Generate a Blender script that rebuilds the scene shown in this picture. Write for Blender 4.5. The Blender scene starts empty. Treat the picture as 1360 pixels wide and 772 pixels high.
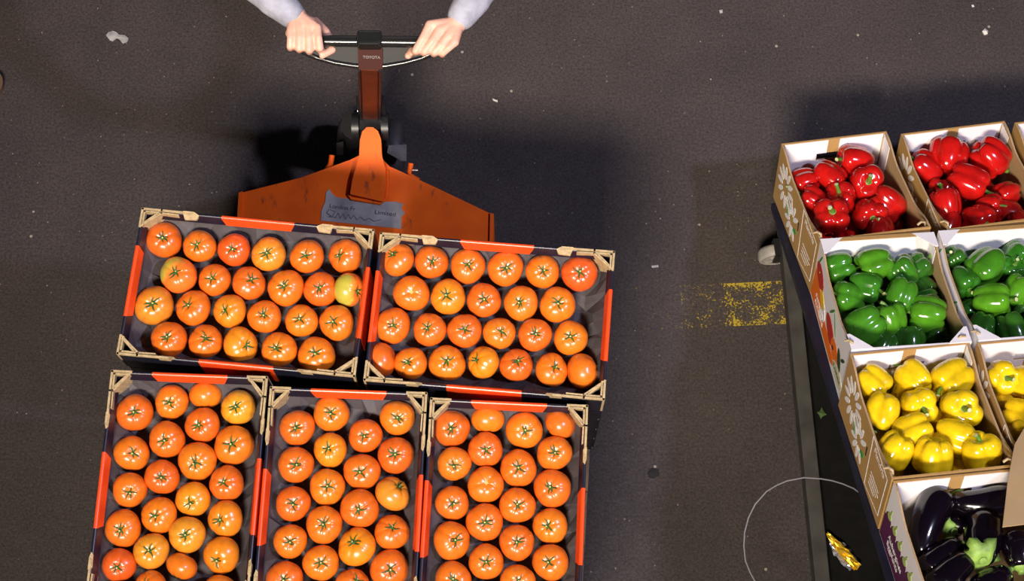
import bpy, bmesh, math, random
from mathutils import Vector, Matrix, Quaternion, noise

random.seed(7)
SC = bpy.context.scene
COL = SC.collection
PI = math.pi

# ------------------------------------------------------------------ camera
F_PX, CX, CY = 2200.0, 680.0, 386.0
PITCH = 0.29634
RIM = 0.85                                   # height of the tomato tray rims above the floor
CAM = Vector((0, 0, 3.966 + RIM))
FW = Vector((0, math.sin(PITCH), -math.cos(PITCH)))
UP = Vector((0, math.cos(PITCH), math.sin(PITCH)))
RT = Vector((1, 0, 0))
cd = bpy.data.cameras.new('camera')
cam = bpy.data.objects.new('camera', cd)
COL.objects.link(cam)
cam.location = CAM
cam.rotation_euler = (PITCH, 0, 0)
cd.sensor_width = 36.0
cd.sensor_fit = 'HORIZONTAL'
cd.lens = 36.0 * F_PX / 1360.0
cd.clip_end = 100
SC.camera = cam

# ------------------------------------------------------------------ world, lamps, exposure
w = bpy.data.worlds.new('market_hall')
SC.world = w
w.use_nodes = True
bg = w.node_tree.nodes['Background']
bg.inputs[0].default_value = (0.75, 0.80, 1.0, 1)
bg.inputs[1].default_value = 0.02


def area_lamp(name, loc, target, sx, sy, power, color, spread=180):
    ld = bpy.data.lights.new(name, 'AREA')
    ld.shape = 'RECTANGLE'
    ld.size, ld.size_y = sx, sy
    ld.energy = power
    ld.color = color
    ld.spread = math.radians(spread)
    o = bpy.data.objects.new(name, ld)
    COL.objects.link(o)
    o.location = loc
    o.rotation_euler = (Vector(target) - Vector(loc)).to_track_quat('-Z', 'Y').to_euler()
    return o


# warm row of tubes behind the photographer, cold lamp over the aisle at the side
area_lamp('ceiling_lamp_warm', (-1.1, -3.5, 6.8), (0.6, 4.4, 0.0), 2.4, 1.00, 178, (1.0, 0.87, 0.74), 62)
area_lamp('ceiling_lamp_cold', (3.9, 0.4, 6.5), (0.2, 1.2, 0.4), 0.40, 0.40, 290, (0.70, 0.70, 1.0))
SC.view_settings.view_transform = 'Standard'
SC.view_settings.look = 'None'
SC.view_settings.gamma = 1.0
SC.view_settings.use_curve_mapping = False
SC.view_settings.exposure = 0.0


# ------------------------------------------------------------------ pixel -> place
def ray(px, py):
    return FW + RT * ((px - CX) / F_PX) + UP * ((CY - py) / F_PX)


def at(px, py, z):
    d = ray(px, py)
    return CAM + d * ((z - CAM.z) / d.z)


def on_plane(px, py, o, n):
    d = ray(px, py)
    return CAM + d * ((o - CAM).dot(n) / d.dot(n))


def px_per_m(p):
    return F_PX / (p - CAM).dot(FW)


# ------------------------------------------------------------------ materials
def mat(name, col, rough=0.5, metal=0.0, coat=0.0, spec=0.5, vary=0.0, vscale=20.0, bump=0.0, bscale=200.0, col2=None, obj_color=False, sss=0.0):
    m = bpy.data.materials.new(name)
    m.use_nodes = True
    nt = m.node_tree
    N, L = nt.nodes, nt.links
    b = N['Principled BSDF']
    b.inputs['Roughness'].default_value = rough
    b.inputs['Metallic'].default_value = metal
    b.inputs['Coat Weight'].default_value = coat
    b.inputs['Coat Roughness'].default_value = 0.08
    b.inputs['Specular IOR Level'].default_value = spec
    if sss:
        b.inputs['Subsurface Weight'].default_value = sss
        b.inputs['Subsurface Radius'].default_value = (0.01, 0.004, 0.002)
    b.inputs['Base Color'].default_value = (*col, 1)
    tc = N.new('ShaderNodeTexCoord')
    src = None
    if obj_color:
        oi = N.new('ShaderNodeObjectInfo')
        src = oi.outputs['Color']
    if vary > 0:
        nz = N.new('ShaderNodeTexNoise')
        nz.inputs['Scale'].default_value = vscale
        nz.inputs['Detail'].default_value = 4
        L.new(tc.outputs['Object'], nz.inputs['Vector'])
        mr = N.new('ShaderNodeMapRange')
        mr.inputs[1].default_value = 0.35
        mr.inputs[2].default_value = 0.68
        L.new(nz.outputs['Fac'], mr.inputs[0])
        mx = N.new('ShaderNodeMix')
        mx.data_type = 'RGBA'
        c2 = col2 if col2 else tuple(c * (1 - vary) for c in col)
        if col2 is None and obj_color:
            mul = N.new('ShaderNodeMix')
            mul.data_type = 'RGBA'
            mul.blend_type = 'MULTIPLY'
            mul.inputs[0].default_value = 1.0
            L.new(src, mul.inputs[6])
            mul.inputs[7].default_value = (1 - vary, 1 - vary, 1 - vary, 1)
            L.new(mul.outputs[2], mx.inputs[7])
        else:
            mx.inputs[7].default_value = (*c2, 1)
        if src is not None:
            L.new(src, mx.inputs[6])
        else:
            mx.inputs[6].default_value = (*col, 1)
        L.new(mr.outputs[0], mx.inputs[0])
        src = mx.outputs[2]
    if src is not None:
        L.new(src, b.inputs['Base Color'])
    if bump > 0:
        bz = N.new('ShaderNodeTexNoise')
        bz.inputs['Scale'].default_value = bscale
        L.new(tc.outputs['Object'], bz.inputs['Vector'])
        bp = N.new('ShaderNodeBump')
        bp.inputs['Strength'].default_value = bump
        bp.inputs['Distance'].default_value = 0.002
        L.new(bz.outputs['Fac'], bp.inputs['Height'])
        L.new(bp.outputs['Normal'], b.inputs['Normal'])
    return m


def asphalt_material():
    m = bpy.data.materials.new('asphalt')
    m.use_nodes = True
    nt = m.node_tree
    N, L = nt.nodes, nt.links
    b = N['Principled BSDF']
    tc = N.new('ShaderNodeTexCoord')

    def noise_n(scale, detail=3, rough=0.6):
        n = N.new('ShaderNodeTexNoise')
        n.inputs['Scale'].default_value = scale
        n.inputs['Detail'].default_value = detail
        n.inputs['Roughness'].default_value = rough
        L.new(tc.outputs['Object'], n.inputs['Vector'])
        return n

    def ramp(src, a, c0, bb, c1):
        r = N.new('ShaderNodeValToRGB')
        r.color_ramp.elements[0].position = a
        r.color_ramp.elements[0].color = (*c0, 1)
        r.color_ramp.elements[1].position = bb
        r.color_ramp.elements[1].color = (*c1, 1)
        L.new(src, r.inputs[0])
        return r

    def mix(f, a, c, mode='MIX'):
        x = N.new('ShaderNodeMix')
        x.data_type = 'RGBA'
        x.blend_type = mode
        if isinstance(f, float):
            x.inputs[0].default_value = f
        else:
            L.new(f, x.inputs[0])
        for k, s in ((6, a), (7, c)):
            if isinstance(s, tuple):
                x.inputs[k].default_value = (*s, 1)
            else:
                L.new(s, x.inputs[k])
        return x.outputs[2]
    fine = ramp(noise_n(130, 6, 0.8).outputs['Fac'], 0.34, (0.020, 0.0160, 0.0150), 0.70, (0.090, 0.073, 0.069))
    big = ramp(noise_n(2.2, 5, 0.65).outputs['Fac'], 0.3, (0.72, 0.72, 0.72), 0.7, (1.12, 1.10, 1.08))
    c = mix(1.0, fine.outputs[0], big.outputs[0], 'MULTIPLY')
    # aggregate grains and tiny litter flecks pressed into the surface
    v = N.new('ShaderNodeTexVoronoi')
    v.inputs['Scale'].default_value = 70
    L.new(tc.outputs['Object'], v.inputs['Vector'])
    lt = N.new('ShaderNodeMath')
    lt.operation = 'LESS_THAN'
    lt.inputs[1].default_value = 0.16
    L.new(v.outputs['Distance'], lt.inputs[0])
    sep = N.new('ShaderNodeSeparateColor')
    L.new(v.outputs['Color'], sep.inputs[0])
    gt = N.new('ShaderNodeMath')
    gt.operation = 'GREATER_THAN'
    gt.inputs[1].default_value = 0.95
    L.new(sep.outputs[0], gt.inputs[0])
    an = N.new('ShaderNodeMath')
    an.operation = 'MULTIPLY'
    L.new(lt.outputs[0], an.inputs[0])
    L.new(gt.outputs[0], an.inputs[1])
    fleck = mix(sep.outputs[1], (0.26, 0.22, 0.15), (0.12, 0.10, 0.09))
    c = mix(an.outputs[0], c, fleck)
    v2 = N.new('ShaderNodeTexVoronoi')
    v2.inputs['Scale'].default_value = 19
    L.new(tc.outputs['Object'], v2.inputs['Vector'])
    lt2 = N.new('ShaderNodeMath')
    lt2.operation = 'LESS_THAN'
    lt2.inputs[1].default_value = 0.085
    L.new(v2.outputs['Distance'], lt2.inputs[0])
    sep2 = N.new('ShaderNodeSeparateColor')
    L.new(v2.outputs['Color'], sep2.inputs[0])
    gt2 = N.new('ShaderNodeMath')
    gt2.operation = 'GREATER_THAN'
    gt2.inputs[1].default_value = 0.92
    L.new(sep2.outputs[0], gt2.inputs[0])
    an2 = N.new('ShaderNodeMath')
    an2.operation = 'MULTIPLY'
    L.new(lt2.outputs[0], an2.inputs[0])
    L.new(gt2.outputs[0], an2.inputs[1])
    c = mix(an2.outputs[0], c, (0.30, 0.26, 0.20))
    L.new(c, b.inputs['Base Color'])
    rr = ramp(noise_n(30).outputs['Fac'], 0.3, (0.62,) * 3, 0.7, (0.85,) * 3)
    L.new(rr.outputs[0], b.inputs['Roughness'])
    b.inputs['Specular IOR Level'].default_value = 0.35
    bp = N.new('ShaderNodeBump')
    bp.inputs['Strength'].default_value = 0.55
    bp.inputs['Distance'].default_value = 0.004
    L.new(noise_n(120, 5, 0.75).outputs['Fac'], bp.inputs['Height'])
    L.new(bp.outputs['Normal'], b.inputs['Normal'])
    return m


def paint_material():
    m = mat('worn_yellow_paint', (0.40, 0.29, 0.02), 0.7)
    nt = m.node_tree
    N, L = nt.nodes, nt.links
    b = N['Principled BSDF']
    tc = N.new('ShaderNodeTexCoord')
    n1 = N.new('ShaderNodeTexNoise')
    n1.inputs['Scale'].default_value = 150
    n1.inputs['Detail'].default_value = 4
    n1.inputs['Roughness'].default_value = 0.7
    n2 = N.new('ShaderNodeTexNoise')
    n2.inputs['Scale'].default_value = 22
    n2.inputs['Detail'].default_value = 3
    for n in (n1, n2):
        L.new(tc.outputs['Object'], n.inputs['Vector'])
    sx = N.new('ShaderNodeSeparateXYZ')
    L.new(tc.outputs['Object'], sx.inputs[0])
    wear = N.new('ShaderNodeMapRange')            # worn away towards the aisle end (local x from 0)
    wear.inputs[1].default_value = 0.0
    wear.inputs[2].default_value = 0.42
    wear.inputs[3].default_value = 0.24
    wear.inputs[4].default_value = 0.0
    L.new(sx.outputs[0], wear.inputs[0])
    ay = N.new('ShaderNodeMath')
    ay.operation = 'ABSOLUTE'
    L.new(sx.outputs[1], ay.inputs[0])
    edge = N.new('ShaderNodeMapRange')            # the two edges kept more paint than the middle
    edge.inputs[1].default_value = 0.045
    edge.inputs[2].default_value = 0.066
    edge.inputs[3].default_value = 0.0
    edge.inputs[4].default_value = 0.05
    L.new(ay.outputs[0], edge.inputs[0])

    def mth(op, a, c):
        x = N.new('ShaderNodeMath')
        x.operation = op
        for k, s in enumerate((a, c)):
            if isinstance(s, float):
                x.inputs[k].default_value = s
            else:
                L.new(s, x.inputs[k])
        return x.outputs[0]
    s = mth('MULTIPLY', n2.outputs['Fac'], 0.55)
    s = mth('ADD', s, n1.outputs['Fac'])
    s = mth('ADD', s, edge.outputs[0])
    s = mth('SUBTRACT', s, wear.outputs[0])
    fac = N.new('ShaderNodeMapRange')
    fac.inputs[1].default_value = 0.815
    fac.inputs[2].default_value = 0.87
    L.new(s, fac.inputs[0])
    L.new(fac.outputs[0], b.inputs['Alpha'])
    return m


M = {}
M['asphalt'] = asphalt_material()
M['paint'] = paint_material()
M['navy'] = mat('navy_printed_card', (0.012, 0.012, 0.026), 0.35, vary=0.3, vscale=30)
M['tan'] = mat('raw_corrugated_card', (0.50, 0.37, 0.19), 0.8, vary=0.35, vscale=120, bump=0.3, bscale=300)
M['band'] = mat('orange_printed_card', (0.85, 0.075, 0.012), 0.32, vary=0.1)
M['liner'] = mat('black_crepe_paper', (0.075, 0.066, 0.072), 0.55, vary=0.3, vscale=14, bump=0.4, bscale=500)
M['tomato'] = mat('tomato_skin', (0.8, 0.14, 0.02), 0.34, coat=0.55, spec=0.5, vary=0.16, vscale=2.6, obj_color=True, sss=0.05)
M['tomato'].node_tree.nodes['Principled BSDF'].inputs['Coat Roughness'].default_value = 0.22
M['calyx'] = mat('tomato_calyx_green', (0.055, 0.13, 0.018), 0.55, vary=0.4, vscale=90)
M['stub'] = mat('cut_stem_pale', (0.50, 0.52, 0.16), 0.6)
M['scar'] = mat('stem_scar', (0.72, 0.45, 0.12), 0.7)
M['orange'] = mat('orange_truck_paint', (0.90, 0.135, 0.005), 0.55, spec=0.18, vary=0.6, vscale=9, col2=(0.72, 0.095, 0.004))
def add_grime(m, scale, stretch, lo, hi, col):
    nt = m.node_tree
    N, L = nt.nodes, nt.links
    b = N['Principled BSDF']
    src = b.inputs['Base Color'].links[0].from_socket
    tc = N.new('ShaderNodeTexCoord')
    mp = N.new('ShaderNodeMapping')
    mp.inputs['Scale'].default_value = stretch
    L.new(tc.outputs['Object'], mp.inputs[0])
    nz = N.new('ShaderNodeTexNoise')
    nz.inputs['Scale'].default_value = scale
    nz.inputs['Detail'].default_value = 6
    nz.inputs['Roughness'].default_value = 0.65
    L.new(mp.outputs[0], nz.inputs['Vector'])
    mr = N.new('ShaderNodeMapRange')
    mr.inputs[1].default_value = lo
    mr.inputs[2].default_value = hi
    L.new(nz.outputs['Fac'], mr.inputs[0])
    mx = N.new('ShaderNodeMix')
    mx.data_type = 'RGBA'
    mx.inputs[7].default_value = (*col, 1)
    L.new(mr.outputs[0], mx.inputs[0])
    L.new(src, mx.inputs[6])
    L.new(mx.outputs[2], b.inputs['Base Color'])


add_grime(M['orange'], 16, (2.0, 0.7, 1.0), 0.60, 0.74, (0.07, 0.030, 0.022))
M['tiller'] = mat('shaded_orange_tiller_paint', (0.10, 0.018, 0.005), 0.5, vary=0.4, vscale=25)  # truck orange darkened, the tiller's shade is put into the colour
M['darkcover'] = mat('dark_red_brown_cover', (0.045, 0.010, 0.006), 0.55, spec=0.2)
M['blackmetal'] = mat('black_metal', (0.010, 0.010, 0.011), 0.42, vary=0.3)
M['blackplastic'] = mat('black_handle_plastic', (0.012, 0.013, 0.013), 0.22, coat=0.2)
M['webplastic'] = mat('dull_black_plastic', (0.022, 0.023, 0.021), 0.5)
M['greywheel'] = mat('grey_polyurethane', (0.23, 0.21, 0.19), 0.6, vary=0.4, vscale=40)
M['wheeldark'] = mat('dirty_dark_wheel', (0.06, 0.055, 0.055), 0.6, vary=0.4, vscale=40)
M['steel'] = mat('bare_steel', (0.45, 0.45, 0.45), 0.35, metal=0.9)
M['paper'] = mat('dirty_white_paper', (0.42, 0.40, 0.38), 0.6, vary=0.5, vscale=16)
M['ink'] = mat('black_ink', (0.02, 0.018, 0.02), 0.7)
M['inkblue'] = mat('faded_marker', (0.14, 0.12, 0.15), 0.7)
M['whiteprint'] = mat('white_print', (0.78, 0.77, 0.76), 0.6)
M['wood'] = mat('pallet_wood', (0.26, 0.17, 0.09), 0.8, vary=0.5, vscale=12)
M['kraft'] = mat('kraft_card', (0.44, 0.26, 0.085), 0.65, vary=0.14, vscale=8)
M['kraftdull'] = mat('kraft_card_inside', (0.40, 0.27, 0.13), 0.75, vary=0.15, vscale=8)
M['whitecard'] = mat('white_card', (0.78, 0.76, 0.77), 0.5, vary=0.05)
M['redprint'] = mat('red_print', (0.48, 0.03, 0.02), 0.45)
M['orangeprint'] = mat('orange_print', (0.82, 0.17, 0.01), 0.45)
M['yellowprint'] = mat('yellow_print', (0.80, 0.52, 0.02), 0.45)
M['greenprint'] = mat('green_print', (0.06, 0.22, 0.03), 0.5)
M['brightgreenprint'] = mat('bright_green_print', (0.03, 0.33, 0.06), 0.5)
M['palegreenprint'] = mat('pale_green_print', (0.36, 0.48, 0.12), 0.5)
M['darkgreenprint'] = mat('dark_green_print', (0.03, 0.06, 0.025), 0.5)
M['purpleprint'] = mat('purple_print', (0.085, 0.012, 0.06), 0.45)
M['creamprint'] = mat('cream_print', (0.62, 0.60, 0.42), 0.5)
M['redpep'] = mat('red_pepper_skin', (0.50, 0.006, 0.006), 0.16, coat=0.5, vary=0.30, vscale=1.8, obj_color=True)
M['pepstem'] = mat('pepper_stem_green', (0.13, 0.30, 0.035), 0.45, vary=0.5, vscale=40)
M['peptip'] = mat('pepper_stem_cut', (0.55, 0.55, 0.30), 0.7)
M['egg'] = mat('aubergine_skin', (0.0035, 0.0015, 0.0042), 0.16, coat=0.4)
M['eggcalyx'] = mat('aubergine_calyx', (0.28, 0.47, 0.08), 0.55, vary=0.5, vscale=40)
M['cartdark'] = mat('navy_cart_paint', (0.010, 0.013, 0.035), 0.4, vary=0.4, vscale=15)
M['shelfblack'] = mat('under_cart_shade_black', (0.006, 0.0056, 0.0052), 0.85, spec=0.15, vary=0.4, vscale=30)  # near-black colour stands in for the shade under the cart
M['beam'] = mat('dusty_steel_beam', (0.050, 0.047, 0.040), 0.7, vary=0.45, vscale=18, bump=0.2, bscale=60)
M['casterwheel'] = mat('pale_caster_wheel', (0.34, 0.32, 0.28), 0.55, vary=0.25, vscale=30)
M['skin'] = mat('skin', (0.72, 0.40, 0.29), 0.5, vary=0.12, vscale=25, sss=0.1)
M['sleeve'] = mat('grey_sweatshirt', (0.36, 0.37, 0.44), 0.9, vary=0.35, vscale=22, bump=1.0, bscale=45)
M['denim'] = mat('dark_trousers', (0.03, 0.035, 0.05), 0.9)
M['hair'] = mat('brown_hair', (0.05, 0.03, 0.02), 0.6)
M['shoe'] = mat('dark_shoe', (0.012, 0.018, 0.022), 0.5)
M['sole'] = mat('tan_sole', (0.10, 0.06, 0.03), 0.7)
M['eyewhite'] = mat('eye_white', (0.7, 0.7, 0.7), 0.3)
M['foilgold'] = mat('gold_foil', (0.95, 0.62, 0.05), 0.28, metal=0.7)
M['foilsilver'] = mat('silver_foil', (0.72, 0.74, 0.85), 0.25, metal=0.8)
M['strap'] = mat('clear_strap', (0.22, 0.22, 0.25), 0.35)
M['scrap'] = mat('dirty_paper_scrap', (0.42, 0.41, 0.39), 0.8, vary=0.4, vscale=40)
M['leaf'] = mat('wilted_leaf', (0.05, 0.10, 0.02), 0.7)
M['darkleaf'] = mat('dark_dead_leaf', (0.008, 0.007, 0.007), 0.8)
M['stone'] = mat('pale_stone_chip', (0.6, 0.57, 0.52), 0.8)


# ------------------------------------------------------------------ builders
class MB:
    """collects shapes for ONE mesh; faces carry a material slot"""

    def __init__(self):
        self.v, self.f, self.m, self.s = [], [], [], []

    def add(self, vs, fs, mi=0, smooth=False):
        o = len(self.v)
        self.v += [tuple(x) for x in vs]
        for q in fs:
            self.f.append(tuple(o + i for i in q))
            self.m.append(mi)
            self.s.append(smooth)
        return self

    def box(self, lo, hi, mi=0, mx=None):
        x0, y0, z0 = lo
        x1, y1, z1 = hi
        vs = [Vector(p) for p in ((x0, y0, z0), (x1, y0, z0), (x1, y1, z0), (x0, y1, z0), (x0, y0, z1), (x1, y0, z1), (x1, y1, z1), (x0, y1, z1))]
        if mx is not None:
            vs = [mx @ p for p in vs]
        fs = [(3, 2, 1, 0), (4, 5, 6, 7), (0, 1, 5, 4), (1, 2, 6, 5), (2, 3, 7, 6), (3, 0, 4, 7)]
        return self.add(vs, fs, mi)

    def prism(self, bottom, top, mi=0, side_mi=None, smooth=False):
        """two outlines of equal length joined by sides"""
        n = len(bottom)
        vs = list(bottom) + list(top)
        self.add(vs, [tuple(range(n - 1, -1, -1)), tuple(range(n, 2 * n))], mi)
        self.add(vs, [(i, (i + 1) % n, n + (i + 1) % n, n + i) for i in range(n)], mi if side_mi is None else side_mi, smooth)
        return self

    def bar(self, a, b, wdt, hgt, mi=0, upv=Vector((0, 0, 1))):
        a, b = Vector(a), Vector(b)
        d = (b - a).normalized()
        sx = d.cross(upv)
        if sx.length < 1e-4:
            sx = d.cross(Vector((0, 1, 0)))
        sx.normalize()
        u = sx.cross(d).normalized()
        q = lambda p: [p - sx * wdt / 2 - u * hgt / 2, p + sx * wdt / 2 - u * hgt / 2, p + sx * wdt / 2 + u * hgt / 2, p - sx * wdt / 2 + u * hgt / 2]
        return self.prism(q(a), q(b), mi)

    def tube(self, pts, rad, n=10, mi=0, caps=True, sx=1.0):
        pts = [Vector(p) for p in pts]
        rads = rad if isinstance(rad, (list, tuple)) else [rad] * len(pts)
        vs, fs = [], []
        prev = None
        for i, p in enumerate(pts):
            t = (pts[min(i + 1, len(pts) - 1)] - pts[max(i - 1, 0)]).normalized()
            if prev is None:
                a = t.orthogonal().normalized()
            else:
                a = (prev - t * prev.dot(t)).normalized()
            prev = a
            c = t.cross(a)
            for k in range(n):
                g = 2 * PI * k / n
                vs.append(p + (a * math.cos(g) * sx + c * math.sin(g)) * rads[i])
        for i in range(len(pts) - 1):
            for k in range(n):
                k2 = (k + 1) % n
                fs.append((i * n + k, i * n + k2, (i + 1) * n + k2, (i + 1) * n + k))
        self.add(vs, fs, mi, True)
        if caps:
            self.add(vs[:n], [tuple(range(n - 1, -1, -1))], mi)
            self.add(vs[-n:], [tuple(range(n))], mi)
        return self

    def grid(self, pts, nu, nv, mi=0, smooth=True, wrap=False):
        fs = []
        for j in range(nv - 1):
            for i in range(nu if wrap else nu - 1):
                i2 = (i + 1) % nu
                fs.append((j * nu + i, j * nu + i2, (j + 1) * nu + i2, (j + 1) * nu + i))
        return self.add(pts, fs, mi, smooth)

    def mesh(self, name, mats):
        me = bpy.data.meshes.new(name)
        me.from_pydata([tuple(p) for p in self.v], [], self.f)
        for mm in mats:
            me.materials.append(M[mm])
        me.polygons.foreach_set('material_index', self.m)
        me.polygons.foreach_set('use_smooth', self.s)
        me.update()
        return me

    def build(self, name, mats, parent=None, **k):
        if isinstance(mats, str):
            mats = [mats]
        return obj(name, self.mesh(name, mats), parent, **k)


def obj(name, me, parent=None, mx=None):
    o = bpy.data.objects.new(name, me)
    COL.objects.link(o)
    if parent is not None:
        o.parent = parent
    if mx is not None:
        o.matrix_basis = mx
    return o


def tag(o, label, cat, group=None):
    o['label'] = label
    o['category'] = cat
    if group:
        o['group'] = group
    return o


def thing(name, label, cat, mx=None, group=None):
    o = bpy.data.objects.new(name, None)
    COL.objects.link(o)
    o.empty_display_size = 0.05
    if mx is not None:
        o.matrix_basis = mx
    return tag(o, label, cat, group)


def loc_rot(loc, q=None):
    mx = Matrix.Translation(Vector(loc))
    if q is not None:
        mx = mx @ q.to_matrix().to_4x4()
    return mx


def bevel(o, wdt, seg=2):
    b = o.modifiers.new('bevel', 'BEVEL')
    b.width = wdt
    b.segments = seg
    b.limit_method = 'ANGLE'
    b.angle_limit = math.radians(40)
    return o


def text_part(name, body, size, mx, material, parent, extrude=0.0003, sx=1.0):
    cu = bpy.data.curves.new(name, 'FONT')
    cu.body = body
    cu.size = size
    cu.extrude = extrude
    cu.align_x = 'LEFT'
    tmp = bpy.data.objects.new('tmp_text', cu)
    COL.objects.link(tmp)
    bpy.context.view_layer.update()
    me = bpy.data.meshes.new_from_object(tmp.evaluated_get(bpy.context.evaluated_depsgraph_get()))
    bpy.data.objects.remove(tmp)
    me.name = name
    me.materials.clear()
    me.materials.append(M[material])
    return obj(name, me, parent, mx @ Matrix.Diagonal((sx, 1, 1, 1)))


# ------------------------------------------------------------------ floor
fb = MB()
fb.add([(-6, -5, 0), (6, -5, 0), (6, 7, 0), (-6, 7, 0)], [(0, 1, 2, 3)])
fl = fb.build('floor', 'asphalt')
fl['kind'] = 'structure'
fl['label'] = 'dark speckled asphalt floor of the market hall'

pm = MB()
pm.add([(0, -0.068, 0), (1.7, -0.068, 0), (1.7, 0.068, 0), (0, 0.068, 0)], [(0, 1, 2, 3)])
pl = pm.build('floor_line', 'paint', mx=loc_rot((0.28, 1.408, 0.0012), Quaternion((0, 0, 1), math.radians(2.6))))
tag(pl, 'worn yellow painted line on the asphalt running under the produce cart', 'floor marking')


# ------------------------------------------------------------------ tomato trays
CL, CW, CH = 0.596, 0.388, 0.118        # tray length, width, height
ZT = RIM - CH                            # base of the top layer
trays = {}
fitc = {                                  # rim corner away from the aisle, heading
    'UL': (-0.9423, 1.4348, -0.0985), 'UR': (-0.3354, 1.3682, -0.0840),
    'LL': (-0.9918, 1.0076, -0.0420), 'LM': (-0.5988, 0.9660, -0.0380), 'LR': (-0.2042, 0.9377, -0.0480)}
TXT = {'UL': 'crosswise tray farther from the pepper boxes', 'UR': 'crosswise tray nearer the pepper boxes',
       'LL': 'lengthwise tray farthest from the pepper boxes', 'LM': 'middle one of three lengthwise trays',
       'LR': 'lengthwise tray nearest the pepper boxes'}


def tray_matrix(k, z):
    x, y, t = fitc[k]
    c, s = math.cos(t), math.sin(t)
    if k[0] == 'U':
        lx, ly, rot = 0.3, -0.1977, t
    else:
        lx, ly, rot = 0.1977, -0.3, t + PI / 2
    return loc_rot((x + c * lx - s * ly, y + s * lx + c * ly, z), Quaternion((0, 0, 1), rot))


def wall_profile(off=0.0):
    """(inward distance, height): outer foot, ridge, folded-in flap"""
    r = 0.0045 + off
    p = [(-off, 0.0)]
    for k in range(7):
        g = PI - PI * 0.86 * k / 6
        p.append((0.0045 + r * math.cos(g), CH - 0.0045 + r * math.sin(g)))
    p.append((0.0165 + off * 0.7, CH - 0.028))
    p.append((0.0150 - off, CH - 0.0285))
    p.append((0.0072 - off, CH - 0.010))
    p.append((0.0058 - off, 0.0))
    return p


def side_frames():
    # origin at outer face centre, x along the side, y inward
    return [(Matrix.Translation((0, CW / 2, 0)) @ Matrix.Rotation(PI, 4, 'Z'), CL), (Matrix.Translation((0, -CW / 2, 0)), CL),
            (Matrix.Translation((-CL / 2, 0, 0)) @ Matrix.Rotation(-PI / 2, 4, 'Z'), CW), (Matrix.Translation((CL / 2, 0, 0)) @ Matrix.Rotation(PI / 2, 4, 'Z'), CW)]


def extrude_profile(mb, mx, prof, xa, xb, inner_from=None, mi=0, mi_in=1, trap=0.0):
    n = len(prof)
    A, B = [], []
    for i, (d, z) in enumerate(prof):
        cut = trap if (inner_from is not None and i in inner_from) else 0.0
        A.append(mx @ Vector((xa + cut, d, z)))
        B.append(mx @ Vector((xb - cut, d, z)))
    vs = A + B
    mb.add(vs, [tuple(range(n)), tuple(range(2 * n - 1, n - 1, -1))], mi)
    for i in range(n):
        j = (i + 1) % n
        mb.add(vs, [(i, n + i, n + j, j)], mi_in if i in (n - 4, n - 3, n - 2) else mi)


_tray = {}


def tray_meshes():
    prof = wall_profile()
    profb = wall_profile(0.0008)
    for i, (mx, ln) in enumerate(side_frames()):
        mb = MB()
        extrude_profile(mb, mx, prof, -ln / 2 + 0.006, ln / 2 - 0.006)
        _tray['wall%d' % i] = mb.mesh('wall', ['navy', 'tan'])
        mb = MB()
        extrude_profile(mb, mx, profb, -0.093, 0.093, inner_from=(8, 9), trap=0.010)
        _tray['band%d' % i] = mb.mesh('printed_band', ['band', 'tan'])
    mb = MB()
    mb.box((-CL / 2 + 0.004, -CW / 2 + 0.004, 0), (CL / 2 - 0.004, CW / 2 - 0.004, 0.005))
    _tray['base'] = mb.mesh('base', ['tan'])
    for wide in (0, 1):
        for flip in (0, 1):
            mb = MB()
            T = CH + 0.004
            lo = 0.004

            def strip(pts, th, z0=lo, z1=T):
                q = []
                for a, b in zip(pts[:-1], pts[1:]):
                    a, b = Vector((*a, 0)), Vector((*b, 0))
                    d = (b - a).normalized()
                    nn = Vector((-d.y, d.x, 0)) * th / 2
                    d = d * th * 0.4
                    o4 = [a - nn - d, b - nn + d, b + nn + d, a + nn - d]
                    mb.prism([Vector((p.x, p.y, z0)) for p in o4], [Vector((p.x, p.y, z1)) for p in o4], 0)
            # corner at the origin, +x along the long side, +y along the short one
            strip([(0.003, 0.050), (0.003, 0.003), (0.052, 0.003)], 0.0055)
            strip([(0.052, 0.003), (0.128, 0.004)], 0.0055, CH - 0.03, T)
            strip([(0.0095, 0.047), (0.0095, 0.0095), (0.046, 0.0095)], 0.0045)
            strip([(0.012, 0.040), (0.042, 0.012)], 0.0048, lo, T - 0.002)
            strip([(0.004, 0.050), (0.053, 0.010), (0.095, 0.011)], 0.0038, lo, T - 0.001)
            # pointed tab at the end of the long strip
            wd = 0.019 if wide else 0.009
            tabp = [(0.106, -0.0005), (0.134, -0.0005), (0.148, wd * 0.35), (0.142, wd * 0.9), (0.112, wd), (0.107, 0.006)]
            mb.prism([Vector((x, y, CH - 0.012)) for x, y in tabp], [Vector((x, y, T + 0.001 - 0.5 * max(0, y))) for x, y in tabp], 0)
            if flip:
                mb.v = [(-x, y, z) for x, y, z in mb.v]
                mb.f = [tuple(reversed(q)) for q in mb.f]
            _tray['post%d%d' % (wide, flip)] = mb.mesh('corner_post', ['tan'])


tray_meshes()


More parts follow.
